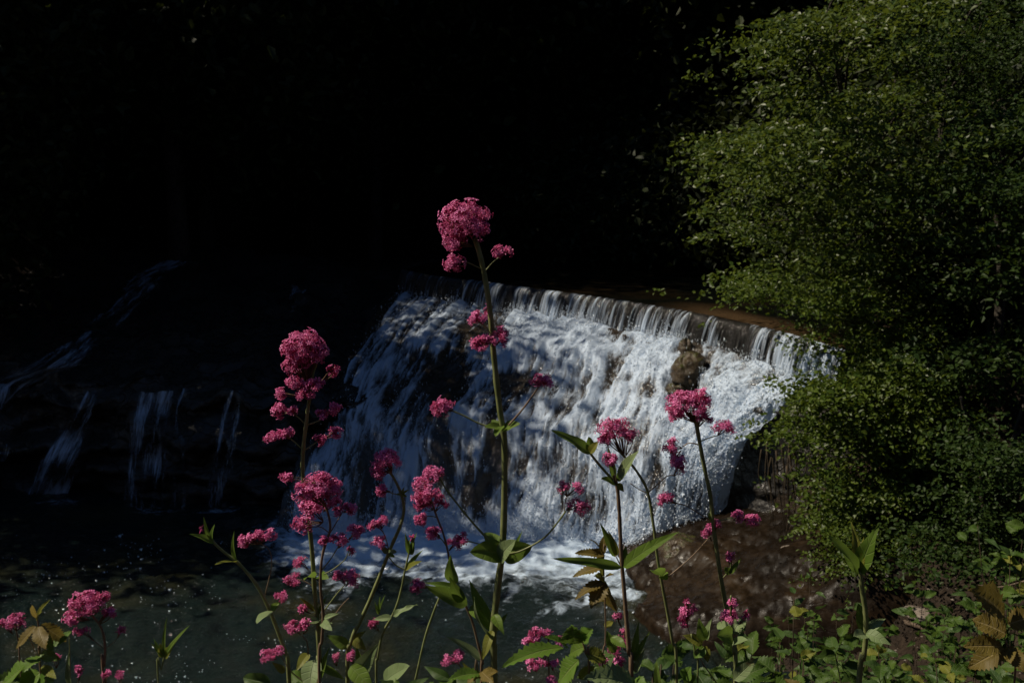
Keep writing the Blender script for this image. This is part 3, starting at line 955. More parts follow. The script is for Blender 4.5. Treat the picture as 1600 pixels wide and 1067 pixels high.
woody('ivy_patch', 'low patch of small leaves at the foot of the dark bank by the stones', 'ivy', at(1350, 880, 9.1),
      [([at(1350, 890, 9.1), at(1340, 850, 9.2), at(1360, 815, 9.3)], 0.012, 0.005)],
      [(1290, 850), (1330, 800), (1420, 800), (1480, 880), (1440, 900), (1400, 880), (1330, 905), (1295, 890)], 8.9, 9.5, 420, 8, 0.14, 0.036, M['leaf_bush'], 507, 3.0, 0.46, 8, 0.005, crown='foliage', trunkname='stem', nb=24, radii=(0.34, 0.26, 0.11), slope=-0.3)

# roots and dead stems hanging under the shrub
r = np.random.default_rng(77)
for k in range(38):
    px0 = r.uniform(1185, 1420); d = np.interp(px0, [1185, 1420], [10.75, 9.6]) + r.uniform(-0.15, 0.1)
    y0 = np.interp(px0, [1185, 1240, 1420], [690, 700, 790]) + r.uniform(-20, 30)
    y1 = y0 + r.uniform(60, 140)
    a, b = at(px0, y0, d), at(px0 + r.normal(0, 10), min(y1, 850), d + r.uniform(-0.1, 0.2))
    p = spline([a, (a + b) / 2 + r.normal(0, 0.05, 3), b], 8)
    Vt, Q, Tr = tube(p, np.linspace(0.008, 0.003, 8) * r.uniform(0.6, 1.5), 4)
    o = link('hanging_root', mesh('hanging_root', Vt, [Q, Tr], M['root']))
    tag(o, 'thin brown root or dead stem hanging down the dark bank under the shrub', 'root', 'roots hanging below the shrub')

# forest on the valley sides
def forest_tree(seed, hgt, rad, nleaf, leafsize):
    r = np.random.default_rng(seed)
    pth = spline([(0, 0, -0.6), (0.1, 0, hgt * 0.3), (r.normal(0, 0.2), r.normal(0, 0.2), hgt * 0.65), (0, 0, hgt * 0.95)], 16)
    A = Acc(); A.tube(pth, np.linspace(0.2, 0.03, 16), 8)
    nc = 46
    cc = r.normal(0, 1, (nc, 3)); cc = unit(cc) * (r.uniform(0.35, 1, nc) ** 0.5)[:, None]
    cc = cc * np.array([rad, rad, hgt * 0.40]) + np.array([0, 0, hgt * 0.58])
    for q in range(0, nc, 2):
        k = np.argmin(np.abs(pth[:, 2] - (cc[q, 2] - 0.6)))
        A.tube(spline([pth[k], (pth[k] + cc[q]) / 2 + (0, 0, 0.2), cc[q]], 6), np.linspace(0.05, 0.012, 6), 5)
    ci = r.integers(0, nc, nleaf)
    c = cc[ci] + r.normal(0, 1, (nleaf, 3)) * rad * 0.24
    ax = unit(r.normal(0, 1, (nleaf, 3)) + np.array([0, 0, -0.4]))
    Vt, Fc, var = leaf_cloud(c, ax, leafsize * r.uniform(0.6, 1.3, nleaf), (0, 0, 0.8), 0.8, r=r)
    Va, Fa = A.get()
    return mesh('trunk', Va, Fa, M['bark']), mesh('crown', Vt, Fc, M['leaf_far'], smooth=False, attrs={'var': ('FACE', var)})

PROTO = [forest_tree(901, 10.0, 2.6, 13000, 0.17), forest_tree(902, 11.5, 2.9, 14000, 0.18), forest_tree(903, 9.0, 2.5, 12000, 0.16)]
FL = {'shade': ('dark leafy tree standing in shade on the steep left bank beyond the ledge', 'trees on the left bank'),
      'back': ('dark tree of the wooded slope above the river behind the weir', 'trees on the far slope')}
spots = []
for (x_, y_, s_) in [(-9.6, 14.9, 1.06), (-11.6, 15.4, 1.1), (-9.2, 17.0, 0.92), (-9.9, 18.6, 0.74), (-7.0, 21.2, 1.25), (-11.5, 16.4, 0.85), (-10.4, 21.8, 0.6), (-7.0, 23.2, 1.1), (-13.0, 19.2, 0.7), (-12.2, 23.2, 1.1)]:
    spots.append((x_, y_, s_, 'shade'))
rr = np.random.default_rng(5)
for gx in np.arange(-22, 21, 3.3):
    for gy in (27.5, 31.5, 36.0):
        x_ = gx + rr.uniform(-1, 1) + (gy - 27) * 0.2; y_ = gy + rr.uniform(-1.2, 1.2) - 0.2 * gx * (gx > 0)
        if x_ > 13: continue
        spots.append((x_, y_, rr.uniform(1.45, 1.8) if gy < 28 else rr.uniform(1.2, 1.5), 'back'))
for (x_, y_) in [(-17, 24), (-16, 28), (-21, 26), (-24, 30), (-26, 24), (-15, 31), (12, 19), (10.5, 22), (14, 23), (9.5, 17.5), (6.5, 21.5), (3.8, 24.2), (0.5, 26), (8.5, 19.8), (-3.5, 25.5)]:
    spots.append((x_, y_, rr.uniform(1.1, 1.4), 'back'))
for q, (x_, y_, s_, kind) in enumerate(spots):
    t = thing('forest_tree', FL[kind][0], 'tree', (x_, y_, ground(x_, y_)), FL[kind][1])
    t.rotation_euler = (0, 0, rr.uniform(0, 6.28))
    t.scale = (s_, s_, s_ * rr.uniform(0.95, 1.1))
    tm, cm = PROTO[q % 3]
    link('trunk', tm, t); link('crown', cm, t)
r = np.random.default_rng(71)
# undergrowth along the upper river bank, in shade
UG = []
for k in range(3):
    n = 2400
    c = r.normal(0, 1, (n, 3)) * np.array([0.75, 0.65, 0.6]) + np.array([0, 0, 0.8])
    c[:, 2] = np.abs(c[:, 2])
    Vt, Fc, var = leaf_cloud(c, unit(r.normal(0, 1, (n, 3))), 0.13 * r.uniform(0.6, 1.3, n), (0, -0.2, 0.8), 0.8, r=r)
    A = Acc()
    for q_ in range(5): A.tube(spline([(0, 0, -0.4), (r.normal(0, .2), r.normal(0, .2), 0.6), (r.normal(0, .5), r.normal(0, .45), 1.3)], 6), np.linspace(0.02, 0.006, 6), 5)
    Va, Fa = A.get()
    UG.append((mesh('foliage', Vt, Fc, M['leaf_far'], smooth=False, attrs={'var': ('FACE', var)}), mesh('stem', Va, Fa, M['bark'])))
lv_ = np.array([-outw[0], -outw[1]]) / np.hypot(outw[0], outw[1])
for k in range(34):
    f_ = (k % 17) / 16.0
    b_0 = LIP[0][:2] * (1.25 - 1.25 * f_) + LIP[-1][:2] * (1.25 * f_ - 0.25)
    s_ = 5.2 + (k // 17) * 1.5 + r.uniform(-0.3, 0.5)
    if f_ > 0.8: s_ -= 2.6 * (f_ - 0.8) / 0.2
    x_, y_ = b_0 + lv_ * s_
    t = thing('undergrowth_bush', 'dark low bush at the foot of the wooded slope behind the river', 'bush', (x_, y_, ground(x_, y_)), 'bushes along the far water edge')
    t.rotation_euler = (0, 0, r.uniform(0, 6.28)); sc_ = r.uniform(0.85, 1.4); t.scale = (sc_, sc_, sc_)
    fo_, st_ = UG[k % 3]
    link('foliage', fo_, t); link('stem', st_, t)

#PART3
# ------------------------------------------------------------------ flowers and plants close to the camera
def mat_petal(name, c0, c1, trans=0.35):
    m, nt, out = mat_new(name)
    g = NT(nt)
    col = g.mix(g.attr('var'), c0, c1)
    b = g.bsdf(col, 0.5, 0.3)
    t = g.n('BsdfTranslucent'); g.l(col, t.inputs[0])
    g.l(g.mixsh(trans, b, t.outputs[0]), out.inputs[0])
    return m

M['petal'] = mat_petal('pink_petals', (0.48, 0.055, 0.165), (1.0, 0.340, 0.680))
M['stalk'] = mat_plain('green_stalk', (0.130, 0.155, 0.050), (0.230, 0.255, 0.100), 0.5, 60, 0.4)
M['stalk_red'] = mat_plain('reddish_stalk', (0.130, 0.085, 0.052), (0.24, 0.165, 0.10), 0.5, 50, 0.4)
M['cyme'] = mat_plain('flower_stalks', (0.12, 0.055, 0.035), (0.15, 0.10, 0.045), 0.55, 70, 0.3)
M['leaf_val'] = mat_leaf('valerian_leaf', (0.085, 0.155, 0.020), (0.170, 0.255, 0.042), (0.24, 0.31, 0.11), 0.42, 0.42, 5.0, spec=0.2, vstr=0.35)
M['leaf_pale'] = mat_leaf('glaucous_leaf', (0.150, 0.215, 0.085), (0.225, 0.290, 0.130), (0.26, 0.31, 0.18), 0.5, 0.25, 5.0, spec=0.2, vstr=0.35)
M['leaf_serr'] = mat_leaf('bramble_leaf', (0.065, 0.150, 0.016), (0.145, 0.240, 0.036), (0.24, 0.28, 0.10), 0.48, 0.38, 8.0, spec=0.2)
M['leaf_rust'] = mat_leaf('young_bramble_leaf', (0.120, 0.085, 0.018), (0.190, 0.150, 0.034), (0.34, 0.27, 0.12), 0.48, 0.38, 8.0, spec=0.2, vstr=0.7)
M['leaf_yel'] = mat_leaf('yellow_green_leaf', (0.150, 0.165, 0.022), (0.230, 0.240, 0.040), (0.30, 0.30, 0.10), 0.48, 0.42, 7.0, spec=0.2)

M['leaf_bank'] = mat_leaf('bank_leaf', (0.030, 0.075, 0.010), (0.095, 0.155, 0.024), (0.15, 0.20, 0.07), 0.46, 0.36, 7.0, spec=0.22)
M['leaf_bank2'] = mat_leaf('bank_leaf_dark', (0.022, 0.058, 0.012), (0.070, 0.120, 0.026), (0.12, 0.16, 0.06), 0.44, 0.30, 6.0, spec=0.25)

def px2m(n, d): return n * d / F

def leaf_mesh(L, Wd, kind, seed, bend=0.25, fold=0.35, wave=0.0, twist=0.0):
    """leaf in its own frame: +X from stalk to tip, +Z the upper face"""
    r = np.random.default_rng(seed)
    nt_, ns = (21, 7) if kind == 'serr' else (13, 7)
    t = np.linspace(0, 1, nt_); s = np.linspace(-1, 1, ns)
    if kind == 'oval': w = np.sin(np.pi * np.clip(t, 0, 1) ** 0.80) ** 0.62
    elif kind == 'serr': w = np.sin(np.pi * t ** 0.70) ** 0.85
    else: w = np.sin(np.pi * t ** 0.62) ** 0.95
    w = w + 0.03 * (1 - t)
    T_, S_ = np.meshgrid(t, s, indexing='ij')
    ww = w[:, None] * np.ones_like(S_)
    if kind == 'serr':
        tooth = 1 + 0.15 * np.where(np.arange(nt_) % 2 == 0, -1, 1)[:, None] * (np.abs(S_) > 0.9)
        ww = ww * tooth
    x = T_ * L
    y = S_ * ww * Wd / 2
    if kind == 'serr': x = x + 0.05 * L * np.abs(S_) * ww
    z = np.abs(S_) * ww * Wd / 2 * fold - bend * L * T_ ** 2 + 0.08 * bend * L * T_
    z = z + wave * Wd * np.sin(T_ * 11 + r.uniform(0, 6)) * np.abs(S_) ** 1.5 * np.where(S_ > 0, 1, -0.7)
    if kind == 'serr': z = z + 0.035 * Wd * np.cos((T_ - 0.16 * np.abs(S_)) * 8 * 2 * np.pi) * (np.abs(S_) > 0.15)
    a = twist * T_
    y, z = y * np.cos(a) - z * np.sin(a) * 0, z + y * np.sin(a)
    V_ = np.stack([x, y, z], -1).reshape(-1, 3)
    # bring the tip back to length L along +X
    tip = V_[(nt_ - 1) * ns + ns // 2]
    ang = math.atan2(tip[2], tip[0]); c_, s_ = math.cos(-ang), math.sin(-ang)
    V_ = np.stack([V_[:, 0] * c_ - V_[:, 2] * s_, V_[:, 1], V_[:, 0] * s_ + V_[:, 2] * c_], 1)
    V_ *= L / max(1e-6, np.hypot(tip[0], tip[2]))
    uv = np.stack([S_.ravel(), T_.ravel()], 1)
    return V_, grid_faces(nt_, ns), uv

_ls = [1000]
def leaf(parent, b, tip, wpx, d, kind='lance', mat='leaf_val', dd=0.0, roll=None, bend=0.18, fold=0.3, wave=0.04, name='leaf', face=0.55):
    """b, tip in picture coordinates at distance d (the tip dd nearer or farther)"""
    _ls[0] += 1
    r = np.random.default_rng(_ls[0])
    B = at(b[0], b[1], d); T_ = at(tip[0], tip[1], d + dd)
    ax = T_ - B; L = np.linalg.norm(ax); ax = ax / L
    want = unit(np.array([-0.25, -face, 1.0 - 0.5 * face]) + r.normal(0, 0.12, 3))
    if roll is not None:
        want = np.array(roll, float)
    nz = unit(want - ax * (want @ ax)); ny = np.cross(nz, ax)
    foreshort = 1.0
    V_, Fc, uv = leaf_mesh(L, px2m(wpx, d) * foreshort, kind, _ls[0], bend, fold, wave, r.normal(0, 0.25))
    Wv = B + V_[:, :1] * ax + V_[:, 1:2] * ny + V_[:, 2:] * nz
    return part(name, Wv, Fc, M[mat], parent, uv=uv)

# one floret: slim tube, five petals
def floret_proto():
    V_ = []; T_ = []
    for k in range(3):
        a = k * 2 * np.pi / 3
        V_.append((0.05 * np.cos(a), 0.05 * np.sin(a), -1.25))
    for k in range(3):
        a = k * 2 * np.pi / 3
        V_.append((0.11 * np.cos(a), 0.11 * np.sin(a), 0.0))
    for k in range(3):
        j = (k + 1) % 3
        T_ += [(k, j, 3 + j), (k, 3 + j, 3 + k)]
    n = 6
    for k in range(5):
        a = k * 2 * np.pi / 5
        R = np.array([np.cos(a), np.sin(a)]); S = np.array([-np.sin(a), np.cos(a)])
        p = [(R * 0.06, 0.0), (R * 0.36 + S * 0.15, 0.08), (R * 0.62, -0.02), (R * 0.36 - S * 0.15, 0.08)]
        for q, z in p: V_.append((q[0], q[1], z))
        T_ += [(n, n + 1, n + 2), (n, n + 2, n + 3)]
        n += 4
    return np.array(V_), np.array(T_)
FLO_V, FLO_T = floret_proto()
BUD_V = np.array([(0.05, 0, -1.2), (-0.03, 0.05, -1.2), (-0.03, -0.05, -1.2), (0.15, 0, -0.15), (-0.08, 0.14, -0.15), (-0.08, -0.14, -0.15), (0, 0, 0.08)])
BUD_T = np.array([(0, 1, 4), (0, 4, 3), (1, 2, 5), (1, 5, 4), (2, 0, 3), (2, 3, 5), (3, 4, 6), (4, 5, 6), (5, 3, 6)])

def place(Vp, Tp, c, nrm_, size, r):
    n = len(c)
    nz = unit(nrm_); a = unit(np.cross(nz, r.normal(0, 1, (n, 3)))); b = np.cross(nz, a)
    Wv = c[:, None, :] + size[:, None, None] * (Vp[None, :, 0, None] * a[:, None] + Vp[None, :, 1, None] * b[:, None] + Vp[None, :, 2, None] * nz[:, None])
    Fc = np.arange(n)[:, None, None] * len(Vp) + Tp[None]
    return Wv.reshape(-1, 3), Fc.reshape(-1, 3)

_hs = [5000]
def head(parent, cx, cy, rx, ry, n, d, frm=None, fs=10.0, buds=0.15, open_=1.0, tint=0.0):
    """a cyme of florets round (cx, cy): short stalks fan out of the point frm and carry the florets"""
    _hs[0] += 1
    r = np.random.default_rng(_hs[0])
    C_ = at(cx, cy, d)
    R_ = np.array([px2m(rx, d), px2m(0.5 * (rx + ry), d), px2m(ry, d)])
    if frm is None: frm = (cx + r.normal(0, 2), cy + ry * 0.75)
    O_ = at(frm[0], frm[1], d)
    n = int(n * 0.85)
    m = max(3, int(n / 8))
    up = unit(unit((C_ - O_)[None])[0] * 0.7 + np.array([0, 0, 0.3]))
    k_ = np.arange(m) + 0.5
    ph = np.arccos(1 - 2 * k_ / m * 0.80); th = np.pi * (1 + 5 ** 0.5) * k_ + r.uniform(0, 6)
    e1 = unit(np.cross(up, np.array([0.3, 1, 0.2]))); e2 = np.cross(up, e1)
    g_ = np.cos(ph)[:, None] * up + np.sin(ph)[:, None] * (np.cos(th)[:, None] * e1 + np.sin(th)[:, None] * e2)
    g_ = unit(g_ + r.normal(0, 0.16, (m, 3)))
    R_ = R_ * 1.12
    node = C_ + g_ * R_ * 0.45 * r.uniform(0.6, 1.2, (m, 1))
    ci = np.arange(n) % m
    dirs = unit(g_[ci] + r.normal(0, 0.42, (n, 3)) + np.array([-0.04, -0.06, 0.14]))
    pos = C_ + dirs * R_ * r.uniform(0.60, 1.22, (n, 1)) + (g_[ci] - dirs) * R_ * 0.25
    size = px2m(fs, d) * r.uniform(0.75, 1.15, n)
    kb = r.random(n) < buds
    Vo, To = place(FLO_V, FLO_T, pos[~kb], dirs[~kb] + r.normal(0, 0.25, (np.sum(~kb), 3)), size[~kb], r)
    Vb, Tb = place(BUD_V, BUD_T, pos[kb], dirs[kb], size[kb], r)
    hv = np.clip(r.normal(0.55 + 0.6 * tint, 0.30, np.sum(~kb)), 0, 1)
    v1 = np.repeat(hv, len(FLO_T)).reshape(-1, len(FLO_T)); v1[:, :6] *= 0.25
    v2 = np.repeat(np.clip(r.normal(0.15, 0.12, np.sum(kb)), 0, 1), len(BUD_T))
    o = part('flower_head', np.vstack([Vo, Vb]), np.vstack([To, Tb + len(Vo)]), M['petal'], parent, smooth=False, attrs={'var': ('FACE', np.concatenate([v1.ravel(), v2]))})
    A = Acc()
    rad = px2m(0.75, d)
    for q in range(m):
        mid = O_ * 0.5 + node[q] * 0.5 + r.normal(0, 0.0012, 3)
        A.tube(spline([O_, mid, node[q]], 5), np.linspace(rad * 1.3, rad * 0.7, 5), 4)
        for e in np.where(ci == q)[0][:5]:
            A.tube(np.array([node[q], pos[e] - dirs[e] * size[e] * 1.1]), np.array([rad * 0.7, rad * 0.45]), 3)
    Va, Fa = A.get()
    part('flower_stalk', Va, Fa, M['cyme'], o)
    return o

def stem(parent, pts, w0, w1, d, mat='stalk', name='stem', dds=None, root=False, sides=8):
    P3 = [at(p[0], p[1], d + (dds[k] if dds else 0)) for k, p in enumerate(pts)]
    if root:
        e = P3[-1].copy(); e2 = e.copy()
        dirn = P3[-1] - P3[-2]
        e2[:2] += dirn[:2] / max(1e-6, np.linalg.norm(dirn)) * 0.02
        e2[2] = ground(e2[0], e2[1]) - 0.03
        P3.append((e * 0.5 + e2 * 0.5)); P3.append(e2)
    n = 4 * len(P3) + 4
    pth = spline(P3, n)
    r = np.random.default_rng(int(abs(pts[0][0] * 7 + pts[0][1])))
    rad = np.linspace(px2m(w0, d) / 2, px2m(w1, d) / 2, n) * (1 + 0.06 * r.normal(0, 1, n))
    Vt, Q, Tr = tube(pth, rad, sides)
    return part(name, Vt, [Q, Tr], M[mat], parent), pth[-1]

def plant(name, label, cat, d, pts, w0, w1, mat='stalk', group=None, dds=None):
    """an upright plant: the stem runs from its top down out of the picture and into the bank"""
    P_ = at(pts[-1][0], pts[-1][1], d)
    t = thing(name, label, cat, (P_[0], P_[1], ground(P_[0], P_[1])), group)
    stem(t, pts, w0, w1, d, mat, 'stem', dds, root=True)
    return t

GV = 'red valerian plants on the near bank'
# A: tallest plant
d = 1.15
t = plant('valerian_plant', 'tallest pink valerian, round head on a thick stem with two pairs of clasping leaves', 'flower', d,
          [(741, 372), (748, 392), (757, 430), (766, 490), (772, 560), (781, 640), (788, 690), (788, 780), (785, 860), (779, 905), (774, 950), (770, 1000), (772, 1067)], 8, 14, group=GV)
head(t, 727, 348, 34, 29, 330, d, (740, 372)); head(t, 712, 378, 18, 14, 80, d, (738, 385)); head(t, 748, 360, 14, 20, 70, d - 0.01, (744, 378), tint=-0.2)
stem(t, [(711, 405), (730, 410), (754, 421)], 1.6, 2, d, name='branch'); head(t, 710, 412, 15, 13, 70, d, (722, 408))
stem(t, [(780, 402), (770, 410), (757, 425)], 1.6, 2, d + 0.02, name='branch'); head(t, 785, 396, 14, 10, 45, d + 0.03, (782, 405), tint=-0.25)
stem(t, [(748, 503), (760, 512), (768, 525)], 1.6, 2, d - 0.01, name='branch'); head(t, 745, 499, 13, 10, 45, d - 0.01, (755, 507)); head(t, 762, 488, 6, 11, 18, d + 0.02, (764, 500))
head(t, 751, 537, 14, 10, 55, d - 0.015, (768, 536)); head(t, 783, 527, 10, 14, 50, d - 0.015, (774, 540)); head(t, 765, 532, 10, 9, 35, d - 0.02, (770, 542))
stem(t, [(702, 640), (722, 648), (750, 662), (784, 671)], 2.4, 3, d, name='branch'); head(t, 692, 636, 18, 13, 85, d, (708, 642))
stem(t, [(842, 603), (832, 618), (816, 640), (795, 664)], 2.4, 3.4, d - 0.01, 'stalk_red', 'branch'); head(t, 846, 595, 16, 9, 60, d - 0.01, (842, 605))
leaf(t, (786, 672), (757, 668), 22, d, 'oval', dd=-0.02, bend=0.5); leaf(t, (786, 672), (813, 662), 20, d, 'oval', dd=-0.015, bend=0.4)
leaf(t, (785, 666), (774, 682), 16, d - 0.005, 'oval', dd=-0.02, bend=0.3); leaf(t, (784, 670), (768, 656), 12, d, 'oval', dd=0.01)
stem(t, [(688, 748), (700, 768), (740, 818), (782, 862)], 2.6, 3.6, d, name='branch'); head(t, 678, 741, 14, 12, 75, d, (689, 750)); head(t, 658, 757, 13, 10, 60, d, (684, 752))
stem(t, [(712, 845), (735, 846), (782, 860)], 1.8, 2.2, d + 0.01, name='branch'); head(t, 722, 842, 9, 9, 30, d + 0.01, (726, 846), tint=-0.3)
stem(t, [(884, 798), (872, 815), (850, 840), (815, 860), (788, 866)], 2.6, 3.4, d - 0.02, name='branch'); head(t, 903, 791, 16, 12, 62, d - 0.02, (885, 797))
stem(t, [(886, 772), (883, 785), (882, 800)], 1.6, 1.8, d - 0.02, 'stalk_red', 'branch'); head(t, 880, 761, 9, 8, 24, d - 0.02, (885, 775), tint=-0.3); head(t, 902, 762, 12, 8, 34, d - 0.02, (886, 775))
leaf(t, (786, 864), (734, 862), 40, d, 'oval', dd=-0.025, bend=0.35, roll=(-0.1, -0.8, 0.55), wave=0.02)
leaf(t, (786, 864), (832, 852), 44, d, 'oval', 'leaf_val', dd=-0.02, bend=0.45, roll=(0.3, -0.8, 0.4), wave=0.02)
leaf(t, (782, 874), (806, 843), 32, d - 0.012, 'oval', 'leaf_pale', dd=-0.02, bend=0.4, roll=(-0.4, -0.7, 0.6), wave=0.01)
leaf(t, (786, 862), (757, 832), 30, d + 0.01, 'oval', 'leaf_val', dd=0.02, bend=0.3)
leaf(t, (806, 862), (817, 828), 9, d + 0.01, 'lance', bend=0.5)
leaf(t, (771, 990), (741, 932), 26, d, 'lance', 'leaf_pale', dd=-0.03, bend=0.5); leaf(t, (771, 985), (733, 905), 24, d + 0.01, 'lance', dd=0.02)
leaf(t, (772, 960), (788, 992), 18, d - 0.008, 'lance', dd=-0.02, bend=0.4); leaf(t, (774, 985), (793, 958), 12, d + 0.01, 'lance')
leaf(t, (770, 985), (757, 1026), 18, d - 0.012, 'oval', 'leaf_yel', dd=-0.02, bend=0.4)

# B: tall plant on the left
d = 1.2
t = plant('valerian_plant', 'tall pink valerian with a long domed head, against the dark rock', 'flower', d,
          [(484, 618), (481, 640), (478, 665), (474, 700), (473, 740), (479, 790), (485, 835), (489, 880), (492, 930), (497, 980), (499, 1030), (498, 1067)], 6, 9, group=GV)
head(t, 474, 545, 27, 25, 260, d, (482, 600)); head(t, 463, 570, 17, 18, 110, d, (482, 605)); head(t, 500, 553, 13, 14, 70, d, (483, 595), tint=-0.1)
stem(t, [(497, 560), (488, 590), (484, 615)], 3, 5, d, name='stem')
head(t, 463, 598, 15, 10, 60, d, (480, 612)); head(t, 440, 615, 9, 8, 34, d, (470, 618)); head(t, 493, 602, 14, 11, 50, d - 0.01, (483, 618)); head(t, 476, 616, 16, 7, 42, d - 0.01, (483, 624)); head(t, 519, 580, 10, 9, 28, d + 0.02, (500, 598), tint=-0.35)
stem(t, [(450, 642), (466, 652), (478, 664)], 1.6, 2.2, d, name='branch'); head(t, 437, 641, 11, 11, 46, d, (452, 644)); head(t, 457, 642, 9, 8, 28, d, (462, 650))
stem(t, [(517, 640), (500, 656), (479, 664)], 1.6, 2.2, d, name='branch'); head(t, 523, 638, 11, 8, 34, d, (514, 644)); head(t, 502, 647, 9, 7, 24, d - 0.01, (502, 655))
stem(t, [(447, 683), (455, 686), (474, 703)], 1.8, 2.4, d, name='branch'); head(t, 425, 683, 11, 8, 36, d, (446, 684)); head(t, 450, 677, 8, 9, 24, d, (450, 686)); head(t, 438, 680, 8, 7, 20, d, (446, 684))
stem(t, [(514, 680), (496, 690), (476, 703)], 1.6, 2.2, d, name='branch'); head(t, 522, 676, 12, 8, 36, d, (510, 684)); head(t, 500, 687, 9, 7, 24, d - 0.01, (498, 690))
stem(t, [(470, 905), (480, 910), (491, 917)], 1.5, 2, d, 'stalk_red', 'branch'); head(t, 459, 905, 12, 9, 44, d, (469, 905)); head(t, 470, 878, 14, 7, 20, d + 0.02, (482, 890), tint=-0.2)
stem(t, [(462, 985), (474, 995), (481, 1010), (481, 1067)], 1.8, 2.2, d - 0.03, 'stalk_red', 'branch'); head(t, 458, 980, 13, 9, 44, d - 0.03, (466, 988)); head(t, 477, 976, 7, 7, 16, d - 0.03, (474, 990))
head(t, 473, 950, 7, 6, 18, d, (486, 958))
leaf(t, (492, 902), (476, 906), 20, d - 0.01, 'oval', dd=-0.03, bend=0.5); leaf(t, (498, 900), (514, 904), 18, d, 'oval', dd=-0.02, bend=0.5)
leaf(t, (498, 968), (470, 974), 13, d - 0.01, 'lance', 'leaf_pale', dd=-0.02); leaf(t, (492, 955), (466, 932), 8, d, 'lance', 'leaf_yel'); leaf(t, (498, 960), (512, 930), 8, d, 'lance')
leaf(t, (500, 966), (520, 974), 10, d, 'lance', 'leaf_pale', dd=-0.02, bend=0.4); leaf(t, (482, 1020), (463, 1048), 18, d - 0.03, 'lance', 'leaf_yel', dd=-0.02)
leaf(t, (492, 1030), (484, 1080), 36, d - 0.04, 'oval', 'leaf_pale', dd=-0.03, bend=0.3); leaf(t, (500, 1060), (515, 1010), 14, d, 'lance'); leaf(t, (498, 1040), (540, 1062), 14, d, 'lance')

# C: bushy plant in front of B
d = 1.12
t = plant('valerian_plant', 'bushy pink valerian with loose clusters on a thin reddish stem', 'flower', d,
          [(500, 770), (512, 800), (516, 826), (508, 850), (502, 880), (501, 920), (505, 960), (503, 1000), (499, 1067)], 3.6, 6, 'stalk_red', group=GV)
for a in [(500, 752, 22, 12, 90), (478, 770, 20, 16, 100), (488, 795, 18, 15, 90), (475, 820, 17, 11, 66), (522, 762, 12, 12, 48), (508, 775, 14, 14, 60), (450, 746, 12, 6, 24), (523, 786, 10, 9, 28), (495, 770, 18, 14, 70)]:
    head(t, *a, d + random.uniform(-0.02, 0.02), (505, min(a[1] + a[3] + 4, 815)))
stem(t, [(536, 798), (528, 812), (516, 832)], 1.6, 2, d, 'stalk_red', 'branch'); head(t, 545, 795, 10, 8, 34, d, (537, 800)); head(t, 527, 799, 8, 7, 22, d, (532, 806))
stem(t, [(494, 822), (503, 824), (514, 832)], 1.4, 1.8, d, 'stalk_red', 'branch')
stem(t, [(540, 838), (528, 855), (516, 874), (503, 890)], 1.5, 2.2, d, 'stalk', 'branch'); head(t, 532, 843, 13, 10, 42, d, (529, 856), tint=0.2); head(t, 556, 830, 12, 11, 46, d, (545, 843), fs=9.8)
stem(t, [(547, 850), (540, 872), (522, 888), (506, 897)], 1.5, 2.2, d + 0.01, 'stalk', 'branch'); head(t, 548, 860, 8, 9, 14, d + 0.01, (545, 868), tint=-0.45, buds=0.7)
head(t, 508, 845, 11, 7, 30, d, (508, 856))
stem(t, [(540, 912), (526, 928), (508, 952)], 1.8, 2.4, d - 0.02, 'stalk', 'branch'); head(t, 549, 904, 11, 13, 50, d - 0.02, (540, 916)); head(t, 530, 899, 8, 7, 18, d - 0.02, (538, 912))
stem(t, [(545, 934), (532, 948), (510, 980)], 1.6, 2, d, 'stalk_red', 'branch')
leaf(t, (506, 966), (530, 958), 9, d - 0.01, 'lance', 'leaf_pale'); leaf(t, (504, 972), (519, 985), 16, d - 0.02, 'oval', 'leaf_pale', dd=-0.02, bend=0.5)

# D: arching stem with leaf whorls
d = 1.25
t = plant('valerian_plant', 'arching valerian stem ending in a leafy bud beyond the domed head plant', 'flower', d,
          [(324, 836), (345, 858), (375, 882), (402, 915), (420, 950), (434, 985), (446, 1020), (452, 1067)], 4.5, 8, group=GV)
leaf(t, (336, 848), (296, 834), 14, d, 'lance', dd=-0.02); leaf(t, (330, 842), (318, 806), 9, d, 'lance', bend=0.6); leaf(t, (332, 842), (336, 818), 10, d - 0.01, 'lance', bend=0.5)
leaf(t, (370, 878), (335, 882), 15, d, 'lance', 'leaf_yel', dd=-0.03); leaf(t, (370, 876), (366, 828), 10, d, 'lance', bend=0.5)
leaf(t, (426, 955), (401, 974), 24, d - 0.01, 'oval', 'leaf_pale', dd=-0.03); leaf(t, (424, 952), (438, 940), 12, d, 'lance')
head(t, 314, 826, 4, 4, 8, d, (320, 834), buds=1.0, tint=-0.3)
stem(t, [(400, 846), (420, 858), (424, 885), (414, 930)], 1.5, 2, d + 0.06, 'stalk_red', 'branch')
for a in [(382, 846, 10, 8, 34), (405, 836, 10, 7, 30), (422, 836, 8, 8, 26), (394, 840, 8, 7, 24)]: head(t, *a, d + 0.06, (404, 850))
stem(t, [(440, 936), (436, 944), (428, 955)], 1.4, 1.8, d, name='branch'); head(t, 440, 932, 9, 9, 34, d, (441, 940))
stem(t, [(436, 1018), (452, 1045), (466, 1058), (480, 1067)], 1.6, 2, d - 0.05, 'stalk_red', 'branch'); head(t, 418, 1024, 12, 8, 40, d - 0.05, (432, 1030)); head(t, 437, 1016, 9, 6, 24, d - 0.05, (437, 1025)); leaf(t, (445, 1050), (425, 1034), 12, d - 0.05, 'lance', 'leaf_yel')

